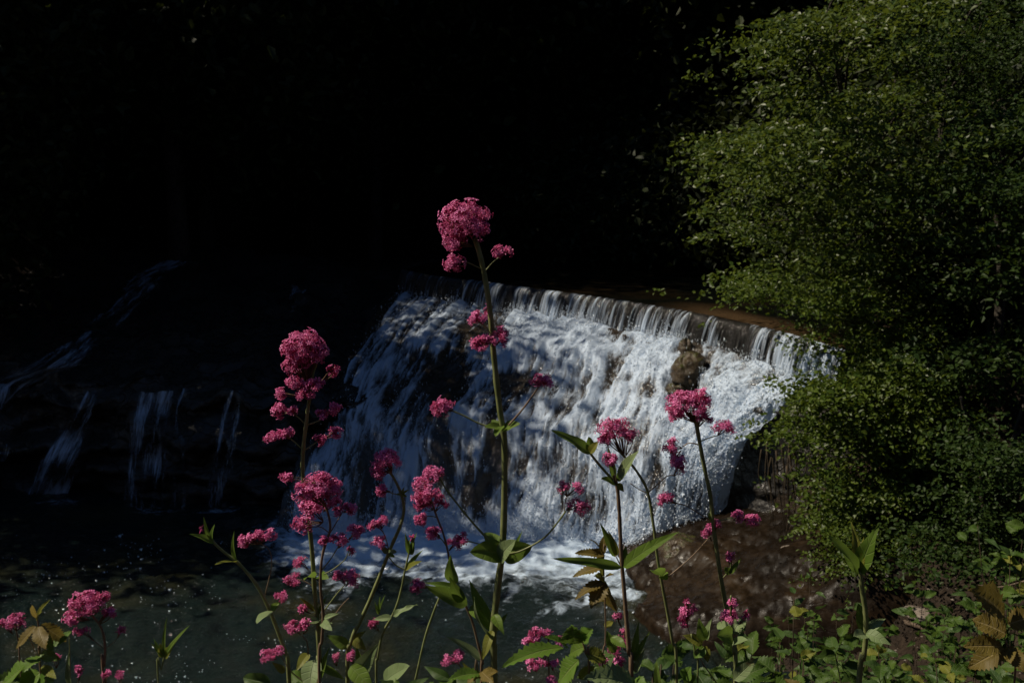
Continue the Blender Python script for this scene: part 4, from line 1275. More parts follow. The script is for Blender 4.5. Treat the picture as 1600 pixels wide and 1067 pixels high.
# F: stem curving up to the right
d = 1.18
t = plant('valerian_plant', 'pink valerian with a round nodding head on a smooth curving stem', 'flower', d,
          [(607, 735), (616, 748), (627, 772), (631, 795), (626, 820), (612, 852), (597, 890), (580, 932), (562, 972), (549, 1002), (543, 1067)], 4, 8.5, group=GV)
head(t, 604, 719, 20, 15, 130, d, (612, 740)); head(t, 594, 735, 13, 12, 60, d, (609, 738)); head(t, 598, 766, 9, 9, 42, d, (610, 768)); stem(t, [(604, 767), (615, 771), (628, 774)], 1.6, 2, d, name='branch')
for b in [(640, 764), (618, 772), (636, 776), (632, 760)]: leaf(t, (628, 773), b, 5, d, 'lance')
stem(t, [(592, 824), (599, 832), (604, 845), (607, 858)], 1.6, 2, d - 0.01, 'stalk_red', 'branch'); head(t, 584, 820, 8, 7, 30, d - 0.01, (593, 826)); head(t, 598, 814, 8, 7, 28, d - 0.01, (596, 826)); head(t, 594, 846, 12, 8, 38, d - 0.01, (605, 852))
leaf(t, (606, 864), (596, 852), 10, d - 0.01, 'oval', 'leaf_pale'); leaf(t, (606, 864), (620, 862), 12, d - 0.01, 'oval', 'leaf_pale'); leaf(t, (606, 866), (617, 870), 8, d - 0.015, 'oval')
leaf(t, (556, 1060), (592, 1004), 30, d - 0.02, 'lance', 'leaf_pale', dd=-0.02); leaf(t, (575, 1062), (556, 1002), 22, d, 'lance'); leaf(t, (548, 1005), (572, 985), 14, d, 'lance', 'leaf_yel'); leaf(t, (545, 1010), (510, 992), 20, d, 'lance')
leaf(t, (548, 1040), (580, 1075), 30, d - 0.03, 'oval', dd=-0.02); leaf(t, (552, 1000), (572, 1015), 20, d - 0.01, 'lance', 'leaf_yel', bend=0.5)
head(t, 548, 1024, 7, 8, 24, d - 0.02, (552, 1036)); head(t, 524, 1026, 4, 5, 8, d, (526, 1040))

# F2: budding stem
d = 1.3
t = plant('valerian_plant', 'slender budding valerian stem with narrow leaves beside the curving stem', 'flower', d,
          [(643, 848), (638, 868), (633, 890), (627, 920), (620, 945), (611, 965), (597, 992), (590, 1030), (588, 1067)], 3, 4.5, 'stalk', group=GV)
for b, w_ in [((633, 832), 9), ((652, 830), 8), ((648, 846), 12), ((640, 842), 10)]: leaf(t, (641, 866), b, w_, d, 'lance', bend=0.3)
head(t, 644, 838, 5, 4, 10, d, (643, 846), buds=1.0, tint=-0.3)
leaf(t, (634, 890), (662, 858), 10, d, 'lance'); leaf(t, (634, 890), (660, 876), 12, d, 'lance', 'leaf_yel', dd=-0.02); stem(t, [(606, 868), (618, 882), (633, 890)], 2, 2.2, d - 0.05, name='branch')
leaf(t, (614, 962), (652, 944), 13, d - 0.01, 'lance', 'leaf_pale', wave=0.25); leaf(t, (612, 964), (582, 968), 12, d - 0.01, 'lance', 'leaf_pale')
for b in [(585, 938), (594, 930), (602, 928), (590, 945)]: leaf(t, (592, 960), b, 5, d, 'lance')
head(t, 583, 975, 7, 8, 28, d, (592, 985), tint=-0.2); leaf(t, (600, 1066), (640, 1040), 34, d - 0.05, 'oval', 'leaf_pale', dd=-0.03)

# E: leafy stem left of the tallest plant
d = 1.22
t = plant('valerian_plant', 'leafy valerian beside the tallest stem, its head leaning left over broad dark leaves', 'flower', d,
          [(672, 775), (680, 800), (692, 832), (700, 862), (704, 888), (712, 912), (724, 938), (737, 968), (746, 1002), (754, 1036), (752, 1067)], 3, 5, 'stalk_red', group=GV)
head(t, 666, 775, 19, 16, 110, d, (674, 792)); head(t, 660, 790, 11, 10, 40, d, (676, 797)); head(t, 690, 785, 12, 10, 30, d + 0.01, (680, 800), tint=-0.35)
stem(t, [(664, 807), (672, 806), (683, 808)], 1.4, 1.8, d, name='branch'); head(t, 658, 811, 9, 8, 40, d, (667, 808))
stem(t, [(686, 838), (693, 846), (700, 858)], 1.6, 2, d, name='branch'); head(t, 678, 833, 12, 9, 46, d, (688, 841)); head(t, 712, 848, 12, 9, 40, d, (702, 860), tint=-0.2)
leaf(t, (708, 910), (704, 866), 24, d - 0.01, 'lance', 'leaf_val', dd=-0.02); leaf(t, (730, 945), (660, 914), 26, d - 0.01, 'lance', dd=-0.02, roll=(0, -0.75, 0.65)); leaf(t, (712, 918), (664, 910), 12, d, 'lance')
leaf(t, (722, 940), (702, 900), 20, d - 0.015, 'lance', dd=-0.01); leaf(t, (736, 946), (766, 978), 22, d - 0.02, 'lance', dd=-0.03); leaf(t, (751, 1030), (695, 993), 20, d - 0.02, 'lance', 'leaf_pale', dd=-0.03)
leaf(t, (754, 1030), (766, 990), 8, d - 0.01, 'lance', 'leaf_yel')
stem(t, [(690, 925), (676, 960), (663, 1000), (648, 1067)], 3.5, 4, d + 0.08, name='stem'); head(t, 653, 915, 11, 9, 56, d - 0.04, (668, 918))
stem(t, [(712, 1030), (722, 1045), (735, 1067)], 2, 2.4, d - 0.06, 'stalk_red', 'branch'); head(t, 702, 1033, 12, 9, 44, d - 0.06, (716, 1036)); head(t, 718, 1024, 8, 8, 28, d - 0.06, (718, 1034))

# G: stem with long pointed leaves
d = 1.1
t = plant('valerian_plant', 'valerian stem with two long pointed leaves spread wide below a leafy top', 'flower', d,
          [(958, 742), (964, 758), (967, 790), (969, 830), (971, 870), (975, 920), (979, 970), (983, 1020), (986, 1067)], 6, 9, 'stalk_red', group=GV)
leaf(t, (964, 760), (939, 748), 18, d, 'oval', dd=-0.02); leaf(t, (960, 748), (949, 695), 11, d, 'lance'); leaf(t, (968, 748), (999, 703), 24, d - 0.01, 'lance', 'leaf_pale', dd=-0.015); leaf(t, (966, 752), (976, 732), 14, d, 'oval'); leaf(t, (964, 756), (975, 768), 12, d - 0.01, 'lance', 'leaf_yel')
stem(t, [(922, 708), (938, 728), (958, 750)], 4, 4.5, d, 'stalk', 'branch'); leaf(t, (923, 708), (859, 671), 22, d, 'lance', dd=-0.02, wave=0.08); leaf(t, (923, 708), (920, 682), 16, d, 'oval'); leaf(t, (922, 708), (934, 690), 14, d - 0.01, 'oval', 'leaf_yel')
stem(t, [(956, 722), (960, 735), (964, 755)], 1.6, 2, d - 0.01, 'stalk_red', 'branch'); head(t, 955, 719, 12, 10, 46, d - 0.01, (958, 730))
leaf(t, (972, 886), (860, 872), 17, d - 0.01, 'lance', dd=-0.05, wave=0.12, bend=0.08, roll=(-0.1, -0.8, 0.6)); leaf(t, (974, 886), (1062, 830), 24, d - 0.01, 'lance', dd=-0.04, bend=0.22, roll=(-0.2, -0.7, 0.7))
leaf(t, (962, 870), (937, 816), 14, d + 0.01, 'lance'); leaf(t, (964, 868), (950, 828), 12, d + 0.01, 'lance', 'leaf_yel'); stem(t, [(962, 868), (967, 878), (971, 886)], 2, 2.2, d, 'stalk_red', 'branch'); leaf(t, (976, 884), (978, 852), 14, d, 'lance')
leaf(t, (990, 1030), (998, 970), 12, d, 'lance'); leaf(t, (990, 1032), (1016, 985), 10, d, 'lance'); leaf(t, (992, 1050), (1008, 1012), 14, d, 'lance', 'leaf_pale')
for a in [(965, 965, 6, 8, 14), (960, 1015, 10, 8, 26), (972, 1003, 9, 8, 22), (968, 1034, 8, 6, 20), (942, 1032, 7, 8, 18), (976, 990, 5, 6, 10)]: head(t, *a, d + 0.06, (a[0] + 6, a[1] + 14))

# H: thin stem with an open fan of florets
d = 1.16
t = plant('valerian_plant', 'valerian with an open fan of deep pink florets on a thin stem', 'flower', d,
          [(968, 705), (980, 718), (996, 738), (1012, 768), (1021, 820), (1027, 870), (1034, 910), (1042, 952), (1050, 1000), (1057, 1067)], 4, 6.5, 'stalk', group=GV)
head(t, 962, 674, 28, 19, 150, d, (974, 712), buds=0.35, tint=-0.1); head(t, 985, 683, 9, 14, 34, d, (978, 712)); head(t, 946, 688, 10, 12, 40, d, (970, 708))
stem(t, [(1054, 742), (1042, 744), (1028, 756), (1012, 770)], 1.6, 2.4, d, 'stalk_red', 'branch'); head(t, 1060, 728, 11, 13, 44, d - 0.04, (1053, 744))
stem(t, [(985, 755), (998, 764), (1011, 770)], 1.4, 1.8, d, 'stalk_red', 'branch')
leaf(t, (1034, 900), (1020, 892), 26, d - 0.01, 'oval', dd=-0.03, bend=0.5); leaf(t, (1035, 900), (1043, 906), 20, d - 0.005, 'oval', dd=-0.02, bend=0.5); stem(t, [(1112, 835), (1080, 870), (1040, 904)], 1.4, 2, d, 'stalk_red', 'branch')

# I: tall plant on the right
d = 1.15
t = plant('valerian_plant', 'tall pink valerian with a flat-topped head, in front of the wet rock slab', 'flower', d,
          [(1086, 650), (1093, 690), (1101, 732), (1110, 775), (1114, 815), (1120, 860), (1126, 900), (1135, 950), (1143, 1000), (1149, 1067)], 6.5, 8, group=GV)
head(t, 1073, 633, 30, 20, 210, d, (1086, 662)); head(t, 1100, 652, 12, 11, 46, d, (1090, 668), tint=0.2); head(t, 1098, 622, 12, 12, 50, d, (1088, 650)); head(t, 1057, 648, 12, 13, 50, d, (1084, 660))
stem(t, [(1122, 680), (1108, 684), (1093, 690)], 1.8, 2.2, d, name='branch'); head(t, 1131, 668, 14, 11, 52, d - 0.04, (1122, 680), fs=9.8)
stem(t, [(1066, 698), (1078, 692), (1096, 696)], 1.6, 2.2, d, 'stalk_red', 'branch'); head(t, 1050, 698, 12, 11, 46, d, (1066, 700)); head(t, 1058, 714, 9, 9, 30, d, (1064, 704))
stem(t, [(1052, 785), (1072, 790), (1092, 802), (1114, 814)], 1.6, 2.2, d, 'stalk_red', 'branch'); head(t, 1040, 780, 12, 12, 54, d - 0.05, (1056, 786), fs=10)
stem(t, [(1146, 808), (1130, 812), (1115, 813)], 1.6, 2, d, 'stalk', 'branch'); head(t, 1152, 806, 8, 8, 30, d, (1146, 812), tint=0.3); head(t, 1174, 811, 12, 10, 46, d, (1158, 812), tint=0.3); leaf(t, (1112, 814), (1107, 800), 7, d, 'oval')
head(t, 1106, 830, 9, 9, 28, d + 0.02, (1112, 845), tint=-0.2); head(t, 1120, 818, 6, 6, 12, d, (1118, 830), tint=0.2)
head(t, 1141, 871, 6, 8, 16, d + 0.02, (1142, 886), tint=-0.4); stem(t, [(1142, 878), (1140, 890), (1127, 905)], 1.4, 1.8, d + 0.01, name='branch'); leaf(t, (1141, 896), (1158, 872), 9, d + 0.01, 'lance'); leaf(t, (1141, 896), (1132, 886), 12, d + 0.01, 'oval')
d = 1.05
t = plant('valerian_plant', 'short valerian with bright magenta florets above round grey-green leaves', 'flower', d,
          [(1142, 930), (1142, 955), (1144, 985), (1146, 1020), (1148, 1067)], 3, 5, group=GV)
head(t, 1139, 964, 13, 10, 54, d, (1142, 976), tint=0.3); head(t, 1146, 943, 6, 7, 16, d, (1143, 954), tint=0.2); head(t, 1165, 962, 4, 8, 10, d, (1156, 975)); 
leaf(t, (1145, 990), (1164, 962), 30, d + 0.01, 'oval', 'leaf_pale', dd=0.01); leaf(t, (1144, 990), (1120, 994), 30, d - 0.005, 'oval', dd=-0.02, roll=(0, -0.9, 0.35)); leaf(t, (1144, 986), (1120, 975), 22, d, 'oval', 'leaf_pale', dd=0.02); leaf(t, (1145, 1004), (1168, 1000), 18, d - 0.01, 'oval', 'leaf_pale', dd=-0.02)
leaf(t, (1147, 1062), (1186, 1026), 22, d - 0.01, 'lance', 'leaf_pale'); leaf(t, (1147, 1050), (1170, 1030), 16, d, 'lance')
stem(t, [(1072, 968), (1078, 990), (1095, 1030), (1120, 1067)], 1.5, 2, d + 0.05, 'stalk_red', 'branch'); head(t, 1071, 958, 9, 9, 36, d + 0.05, (1073, 970), tint=0.3); head(t, 1070, 971, 9, 9, 28, d + 0.05, (1074, 980), tint=-0.3); head(t, 1084, 950, 4, 5, 10, d + 0.05, (1078, 962)); head(t, 1073, 941, 4, 5, 8, d + 0.05, (1074, 955))

# J: leafy stalk without flowers on the right
d = 1.1
t = plant('valerian_plant', 'flowerless valerian stalk crowned by a whorl of upright pointed leaves', 'plant', d,
          [(1344, 892), (1347, 920), (1352, 955), (1353, 990), (1349, 1030), (1342, 1067)], 8, 9, 'stalk', group=GV)
for b, w_, dd_, mt in [((1289, 832), 24, -0.02, 'leaf_val'), ((1330, 815), 20, 0.02, 'leaf_yel'), ((1374, 818), 30, -0.01, 'leaf_val'), ((1364, 838), 26, 0.02, 'leaf_val'), ((1312, 852), 16, 0.02, 'leaf_val'), ((1350, 838), 16, 0.0, 'leaf_yel')]:
    leaf(t, (1343, 896), b, w_, d, 'lance', mt, dd=dd_, wave=0.1, bend=0.25)
leaf(t, (1352, 988), (1341, 942), 22, d + 0.01, 'oval', 'leaf_val'); leaf(t, (1353, 992), (1334, 994), 22, d - 0.01, 'oval', 'leaf_pale', dd=-0.02); leaf(t, (1353, 990), (1393, 1008), 24, d - 0.01, 'lance', 'leaf_pale', dd=-0.02, bend=0.5); leaf(t, (1356, 984), (1384, 966), 18, d, 'lance', 'leaf_pale')

# K: low plant on the far left
d = 1.08
t = plant('valerian_plant', 'low pink valerian with a broad arched head above the glittering pool', 'flower', d,
          [(138, 956), (150, 968), (160, 985), (164, 1010), (163, 1040), (162, 1067)], 3.5, 5, 'stalk_red', group=GV)
head(t, 136, 942, 24, 16, 160, d, (142, 962)); head(t, 118, 966, 18, 9, 76, d, (140, 968)); head(t, 162, 934, 8, 9, 30, d, (148, 960)); head(t, 174, 957, 7, 7, 22, d, (156, 975)); head(t, 166, 958, 5, 8, 14, d, (154, 972)); head(t, 128, 985, 11, 6, 24, d, (146, 1000))
stem(t, [(130, 988), (146, 1000), (163, 1014)], 1.2, 1.6, d, 'stalk_red', 'branch'); head(t, 190, 984, 4, 6, 12, d, (184, 996)); stem(t, [(188, 990), (178, 1002), (164, 1014)], 1, 1.4, d, 'stalk_red', 'branch')
for a in [(166, 1053, 5, 7, 18), (188, 1055, 6, 7, 18), (124, 1047, 7, 7, 24), (88, 1027, 5, 5, 10)]: head(t, *a, d - 0.02, (a[0], a[1] + 16))
for a in [(166, 1053), (188, 1055), (124, 1047)]: stem(t, [(a[0], a[1] + 8), (a[0] - 1, 1080), (163, 1110)], 1.4, 1.6, d - 0.02, 'stalk_red', 'branch')
leaf(t, (110, 1075), (108, 1018), 12, d - 0.02, 'lance', 'leaf_pale'); stem(t, [(108, 985), (109, 1020), (110, 1075)], 1.4, 2, d - 0.02, name='branch')

# bramble canes with toothed leaves
def bramble(label, d, pts, leaves, w=(2.5, 4), mat='stalk_red', cat='bramble'):
    t = plant('bramble_cane', label, cat, d, pts, w[0], w[1], mat)
    for b, tip, wd, mt, *o in leaves:
        leaf(t, b, tip, wd, d, 'serr', mt, dd=(o[0] if o else random.uniform(-0.03, 0.02)), wave=0.05, bend=random.uniform(0.1, 0.3), fold=0.22)
    return t
t = bramble('young bramble shoot with ribbed bronze leaves drooping beside the low arched valerian', 1.0, [(58, 965), (61, 985), (62, 1020), (65, 1067)],
        [((56, 978), (25, 1014), 22, 'leaf_rust'), ((60, 978), (72, 1014), 26, 'leaf_rust'), ((64, 975), (104, 1002), 24, 'leaf_rust'), ((66, 990), (84, 1016), 20, 'leaf_serr'), ((84, 1010), (112, 985), 20, 'leaf_serr'), ((58, 966), (79, 936), 9, 'leaf_yel'), ((58, 966), (50, 945), 9, 'leaf_rust'), ((58, 968), (66, 955), 8, 'leaf_yel'),
         ((63, 1024), (36, 1050), 26, 'leaf_serr'), ((40, 1040), (2, 1075), 40, 'leaf_serr'), ((63, 1050), (30, 1090), 44, 'leaf_serr'), ((64, 1020), (96, 1030), 20, 'leaf_val'), ((66, 1040), (88, 1060), 16, 'leaf_yel'), ((55, 1075), (85, 1062), 30, 'leaf_serr')])
stem(t, [(27, 975), (45, 995), (60, 1030)], 1.2, 1.6, 1.0, 'stalk_red', 'branch')
tk = plant('valerian_plant', 'small pink valerian head half hidden by the bronze bramble shoot', 'flower', 1.04, [(24, 978), (30, 1010), (34, 1067)], 2, 3, 'stalk_red', group=GV)
head(tk, 26, 971, 14, 12, 60, 1.04, (26, 985)); head(tk, 4, 974, 5, 6, 12, 1.04, (20, 990))
bramble('bronze bramble shoot with ribbed toothed leaves, left of the pointed-leaved stem', 1.16, [(944, 850), (943, 880), (945, 930), (946, 1000), (940, 1067)],
        [((944, 868), (898, 864), 18, 'leaf_rust'), ((944, 872), (924, 858), 20, 'leaf_rust'), ((942, 866), (921, 842), 12, 'leaf_rust'), ((942, 866), (944, 836), 14, 'leaf_rust'), ((944, 884), (895, 901), 20, 'leaf_rust'), ((944, 886), (940, 900), 16, 'leaf_yel'),
         ((944, 908), (898, 937), 24, 'leaf_rust'), ((944, 908), (923, 951), 30, 'leaf_rust'), ((945, 908), (964, 955), 32, 'leaf_rust', 0.03), ((944, 906), (928, 900), 18, 'leaf_yel'), ((945, 903), (960, 898), 10, 'leaf_rust'), ((945, 980), (958, 970), 12, 'leaf_yel')], (2, 3))
bramble('clump of broad green bramble leaves at the foot of the pointed-leaved stem', 0.98, [(905, 985), (915, 1020), (920, 1067)],
        [((880, 1012), (784, 1042), 34, 'leaf_serr', -0.05), ((886, 1010), (850, 995), 28, 'leaf_serr'), ((900, 1005), (892, 976), 44, 'leaf_serr'), ((912, 1000), (926, 982), 30, 'leaf_serr'), ((905, 1030), (872, 1070), 44, 'leaf_serr'), ((915, 1020), (948, 1030), 30, 'leaf_yel'), ((960, 1020), (948, 985), 18, 'leaf_val'),
         ((915, 1010), (890, 1022), 26, 'leaf_val'), ((955, 995), (978, 1012), 18, 'leaf_val'), ((905, 1060), (930, 1040), 20, 'leaf_yel'), ((1000, 1072), (912, 1058), 52, 'leaf_pale', -0.04), ((990, 1062), (1014, 1075), 24, 'leaf_serr')], (3, 4))
t = plant('valerian_plant', 'small valerian heads peeping over the broad green bramble clump', 'flower', 1.06, [(838, 1000), (850, 1030), (858, 1067)], 2, 3, 'stalk_red', group=GV)
for a in [(830, 1002, 12, 9, 40), (838, 988, 10, 8, 34), (855, 990, 6, 8, 18), (873, 1001, 8, 7, 24), (835, 1038, 14, 6, 34), (862, 1036, 10, 6, 22), (862, 1063, 8, 6, 20)]: head(t, *a, 1.06, (a[0] + 2, a[1] + a[3] + 5))
bramble('rust-tinged bramble leaves low beside the foot of the tallest valerian', 1.0, [(748, 1050), (742, 1080)],
        [((752, 1052), (700, 1062), 26, 'leaf_serr'), ((755, 1056), (778, 1048), 18, 'leaf_rust'), ((752, 1050), (730, 1068), 22, 'leaf_rust'), ((752, 1048), (772, 1066), 22, 'leaf_rust'), ((735, 1056), (722, 1034), 10, 'leaf_yel')], (2.5, 3))
bramble('big bronze bramble leaves in the right corner above the small green leaves', 1.0, [(1572, 1000), (1580, 1030), (1585, 1067)],
        [((1568, 962), (1514, 922), 66, 'leaf_rust', -0.03), ((1572, 990), (1518, 968), 52, 'leaf_rust'), ((1566, 1010), (1505, 1010), 36, 'leaf_rust'), ((1570, 1012), (1512, 1044), 40, 'leaf_rust'), ((1574, 1010), (1600, 1050), 30, 'leaf_rust'), ((1575, 1014), (1580, 1036), 22, 'leaf_rust'), ((1575, 975), (1625, 960), 40, 'leaf_rust')], (3, 4))
t = plant('valerian_plant', 'short leafy valerian shoot alone above the glittering pool', 'plant', 1.12, [(258, 1020), (252, 1045), (247, 1067)], 2.6, 3.4, 'stalk', group=GV)
for b, w_ in [((297, 976), 10), ((261, 964), 7), ((240, 996), 12), ((271, 1008), 18), ((250, 1004), 16), ((285, 990), 8), ((236, 1004), 8)]: leaf(t, (257, 1026), b, w_, 1.12, 'lance', 'leaf_yel' if w_ > 15 else 'leaf_val')
t = plant('valerian_plant', 'leafy tuft without flowers at the foot of the thin fan-headed stem', 'plant', 1.05, [(1080, 990), (1086, 1020), (1090, 1067)], 2.6, 3.4, 'stalk', group=GV)
for b, tip, w_, mt in [((1100, 1000), (1092, 965), 20, 'leaf_val'), ((1104, 1000), (1112, 965), 16, 'leaf_pale'), ((1098, 1005), (1066, 992), 20, 'leaf_yel'), ((1100, 1010), (1084, 1028), 24, 'leaf_serr'), ((1102, 1008), (1106, 1035), 18, 'leaf_yel'), ((1070, 1060), (1080, 1040), 24, 'leaf_serr'), ((1030, 1072), (1026, 1030), 14, 'leaf_val'), ((1082, 1070), (1062, 1046), 22, 'leaf_serr')]: leaf(t, b, tip, w_, 1.05, 'lance', mt)

# ------------------------------------------------------------------ green cover of the right bank
r = np.random.default_rng(404)
LM = {}
for nm, kd in (('leaf_serr', 'serr'), ('leaf_val', 'oval'), ('leaf_yel', 'serr'), ('leaf_rust', 'serr')):
    V_, Fc, uv = leaf_mesh(1.0, 0.62 if kd == 'serr' else 0.56, kd, 9, 0.3, 0.4, 0.10)
    LM[nm] = mesh('leaf', V_, Fc, M[{'leaf_serr': 'leaf_bank', 'leaf_val': 'leaf_bank2'}.get(nm, nm)], uv=uv)
V_, Fc, uv = leaf_mesh(1.15, 0.42, 'lance', 19, 0.3, 0.3, 0.08); LM['lance'] = mesh('leaf', V_, Fc, M['leaf_bank2'], uv=uv)
V_, Fc, uv = leaf_mesh(1.0, 0.62, 'serr', 29, 0.35, 0.45, 0.12); LM['narrow'] = mesh('leaf', V_, Fc, M['leaf_bank'], uv=uv)
DESC = ['with mostly bright green leaves', 'with yellowing leaves', 'with a few rusty leaves', 'with small dark leaves', 'with broad pale leaves']
def bank_plant(px, py, d, n, spread, size, kinds, label):
    top = at(px, py, d)
    gz = ground(top[0], top[1])
    t = thing('bank_plant', label, 'plant', (top[0], top[1], gz), 'leafy plants on the right bank')
    hgt = max(0.12, top[2] - gz)
    for s_ in range(3):
        e = np.array([r.normal(0, spread * 0.4), r.normal(0, spread * 0.4), hgt * r.uniform(0.8, 1.0)])
        Vt, Q, Tr = tube(spline([(0, 0, -0.03), e * np.array([0.3, 0.3, 0.5]), e], 8), np.linspace(0.0026, 0.0012, 8), 5)
        link('stem', mesh('stem', Vt, [Q, Tr], M['root']), t)
        for q in range(max(1, n // 3)):
            k = r.uniform(0.40, 1.0) if q > 2 else r.uniform(0.97, 1.02)
            p = np.array([e[0] * k, e[1] * k, e[2] * k])
            a = r.uniform(0, 2 * np.pi)
            ax = unit(np.array([np.cos(a), np.sin(a), r.normal(0.1, 0.3)]))
            up_ = unit(np.array([-0.2, -0.3, 0.8]) + r.normal(0, 0.5, 3))
            nz = unit(up_ - ax * (up_ @ ax)); ny = np.cross(nz, ax)
            o = link('leaf', LM[(kinds + ['lance', 'narrow'])[r.integers(len(kinds) + 2)]], t)
            from mathutils import Matrix
            p = p + ax * spread * r.uniform(0, 0.5) * (q > 2)
            sc = size * r.uniform(0.6, 1.25)
            Rm = Matrix(((ax[0] * sc, ny[0] * sc, nz[0] * sc, p[0]), (ax[1] * sc, ny[1] * sc, nz[1] * sc, p[1]), (ax[2] * sc, ny[2] * sc, nz[2] * sc, p[2]), (0, 0, 0, 1)))
            o.matrix_basis = Rm
    return t
BP = [(1208, 930, 4.6, 20, 0.14, 0.075, ['leaf_serr', 'leaf_val'], 'dark-leaved plant on the bank edge nearest the wet slab'),
      (1253, 925, 2.0, 12, 0.05, 0.045, ['leaf_yel'], 'slim yellow-green plant standing before the wet rock slab'),
      (1270, 900, 4.4, 16, 0.14, 0.07, ['leaf_serr', 'leaf_val'], 'green bank plant behind the slim yellow-green one'),
      (1330, 900, 4.2, 22, 0.2, 0.08, ['leaf_serr'], 'broad-leaved green plant behind the flowerless valerian stalk'),
      (1300, 940, 4.0, 26, 0.2, 0.065, ['leaf_serr', 'leaf_val'], 'bushy green plant on the bank beside the flowerless valerian stalk'),
      (1238, 970, 3.6, 24, 0.16, 0.07, ['leaf_serr', 'leaf_val'], 'leafy plant above the bank corner, left of the flowerless stalk'),
      (1230, 1000, 1.7, 16, 0.07, 0.055, ['leaf_yel', 'leaf_rust'], 'bank plant with yellow and rust-edged ribbed leaves'),
      (1212, 1040, 1.6, 18, 0.08, 0.055, ['leaf_serr', 'leaf_yel'], 'low ribbed-leaf plant beside the short magenta valerian'),
      (1280, 1040, 1.9, 20, 0.10, 0.06, ['leaf_serr', 'leaf_val', 'leaf_rust'], 'shaded leafy plant with a rusty leaf below the flowerless stalk'),
      (1320, 1020, 2.6, 24, 0.14, 0.06, ['leaf_serr', 'leaf_val'], 'spreading green plant under the flowerless stalk'),
      (1400, 1010, 2.6, 26, 0.16, 0.06, ['leaf_serr', 'leaf_yel'], 'bright green plant right of the flowerless stalk'),
      (1450, 1000, 3.2, 28, 0.2, 0.065, ['leaf_serr', 'leaf_val'], 'green bank plant in front of the dry stick'),
      (1440, 890, 4.6, 14, 0.14, 0.085, ['leaf_serr'], 'upright leafy plant between the mud and the dark shrub'),
      (1480, 950, 3.8, 24, 0.2, 0.075, ['leaf_serr', 'leaf_val'], 'green plant beside the flat pale stone on the mud'),
      (1500, 1020, 2.2, 26, 0.13, 0.055, ['leaf_serr', 'leaf_yel'], 'small-leaved plant left of the big bronze bramble leaves'),
      (1420, 1055, 1.7, 20, 0.10, 0.06, ['leaf_serr'], 'low ribbed plant in the shade right of the flowerless stalk'),
      (1560, 935, 3.0, 22, 0.14, 0.06, ['leaf_serr', 'leaf_val'], 'green plant behind the big bronze bramble leaves'),
      (1590, 1000, 2.0, 18, 0.10, 0.06, ['leaf_serr', 'leaf_rust'], 'plant in the corner beside the big bronze leaves'),
      (1370, 1060, 1.4, 14, 0.07, 0.06, ['leaf_serr', 'leaf_val'], 'low leaves round the foot of the flowerless stalk'),
      (1550, 1060, 1.6, 18, 0.08, 0.055, ['leaf_serr', 'leaf_yel'], 'low bright plant under the big bronze bramble leaves'),
      (1470, 1060, 1.9, 20, 0.12, 0.055, ['leaf_serr', 'leaf_val'], 'low leafy plant at the bottom of the right bank'),
      (1180, 1060, 1.9, 14, 0.08, 0.045, ['leaf_serr', 'leaf_val'], 'small plant right of the short magenta valerian'),
      (1590, 740, 3.3, 22, 0.12, 0.085, ['leaf_serr', 'leaf_val'], 'tall leafy stem by the dark shrub with bright green leaves'),
      (1598, 830, 3.2, 24, 0.14, 0.085, ['leaf_serr', 'leaf_yel'], 'tall leafy stem by the dark shrub with yellowing leaves'),
      (1600, 900, 3.1, 22, 0.14, 0.085, ['leaf_serr'], 'broad-leaved stem below the yellowing one by the dark shrub')]
for a in [(1010, 1010, 1.3), (1040, 985, 1.9), (1060, 1030, 1.4), (1110, 1000, 2.2), (1125, 1045, 1.5), (1170, 990, 2.6), (1195, 965, 3.2), (1215, 1010, 2.2), (1255, 990, 2.8), (1150, 1030, 1.8), (1090, 1055, 1.25), (1280, 965, 3.3)]:
    BP.append((a[0], a[1], a[2], 13, 0.035 + 0.035 * a[2], 0.03 + 0.019 * a[2], ['leaf_serr', 'leaf_val'], 'leafy plant in the green tangle between the short magenta valerian and the wet slab'))
for a in [(1350, 985, 3.2), (1375, 1030, 2.1), (1410, 1040, 2.4), (1430, 1020, 3.0), (1490, 985, 3.4), (1520, 1000, 2.8), (1535, 1035, 2.2), (1310, 975, 3.4), (1330, 1050, 1.9), (1400, 985, 3.6), (1460, 1035, 2.5), (1580, 960, 3.4), (1565, 900, 3.9), (1500, 905, 4.4), (1470, 920, 4.5)]:
    BP.append((a[0], a[1], a[2], 13, 0.035 + 0.035 * a[2], 0.03 + 0.019 * a[2], ['leaf_serr', 'leaf_val'], 'leafy plant in the green tangle right of the flowerless valerian stalk'))
for a in [(395, 1040, 1.3), (470, 1030, 1.3), (520, 1040, 1.2), (580, 1030, 1.3), (620, 1050, 1.2), (690, 1045, 1.3), (800, 1050, 1.2), (870, 1045, 1.2), (955, 1035, 1.2), (20, 1040, 1.2), (90, 1050, 1.2)]:
    BP.append((a[0], a[1], a[2], 8, 0.05, 0.055, ['leaf_val', 'lance'], 'short leafy shoot crowding between the valerian stems at the edge of the near bank'))
for a in BP: bank_plant(a[0], a[1], a[2], int(a[3] * 2.1), a[4] * 1.1, a[5] * 0.72, a[6], a[7])
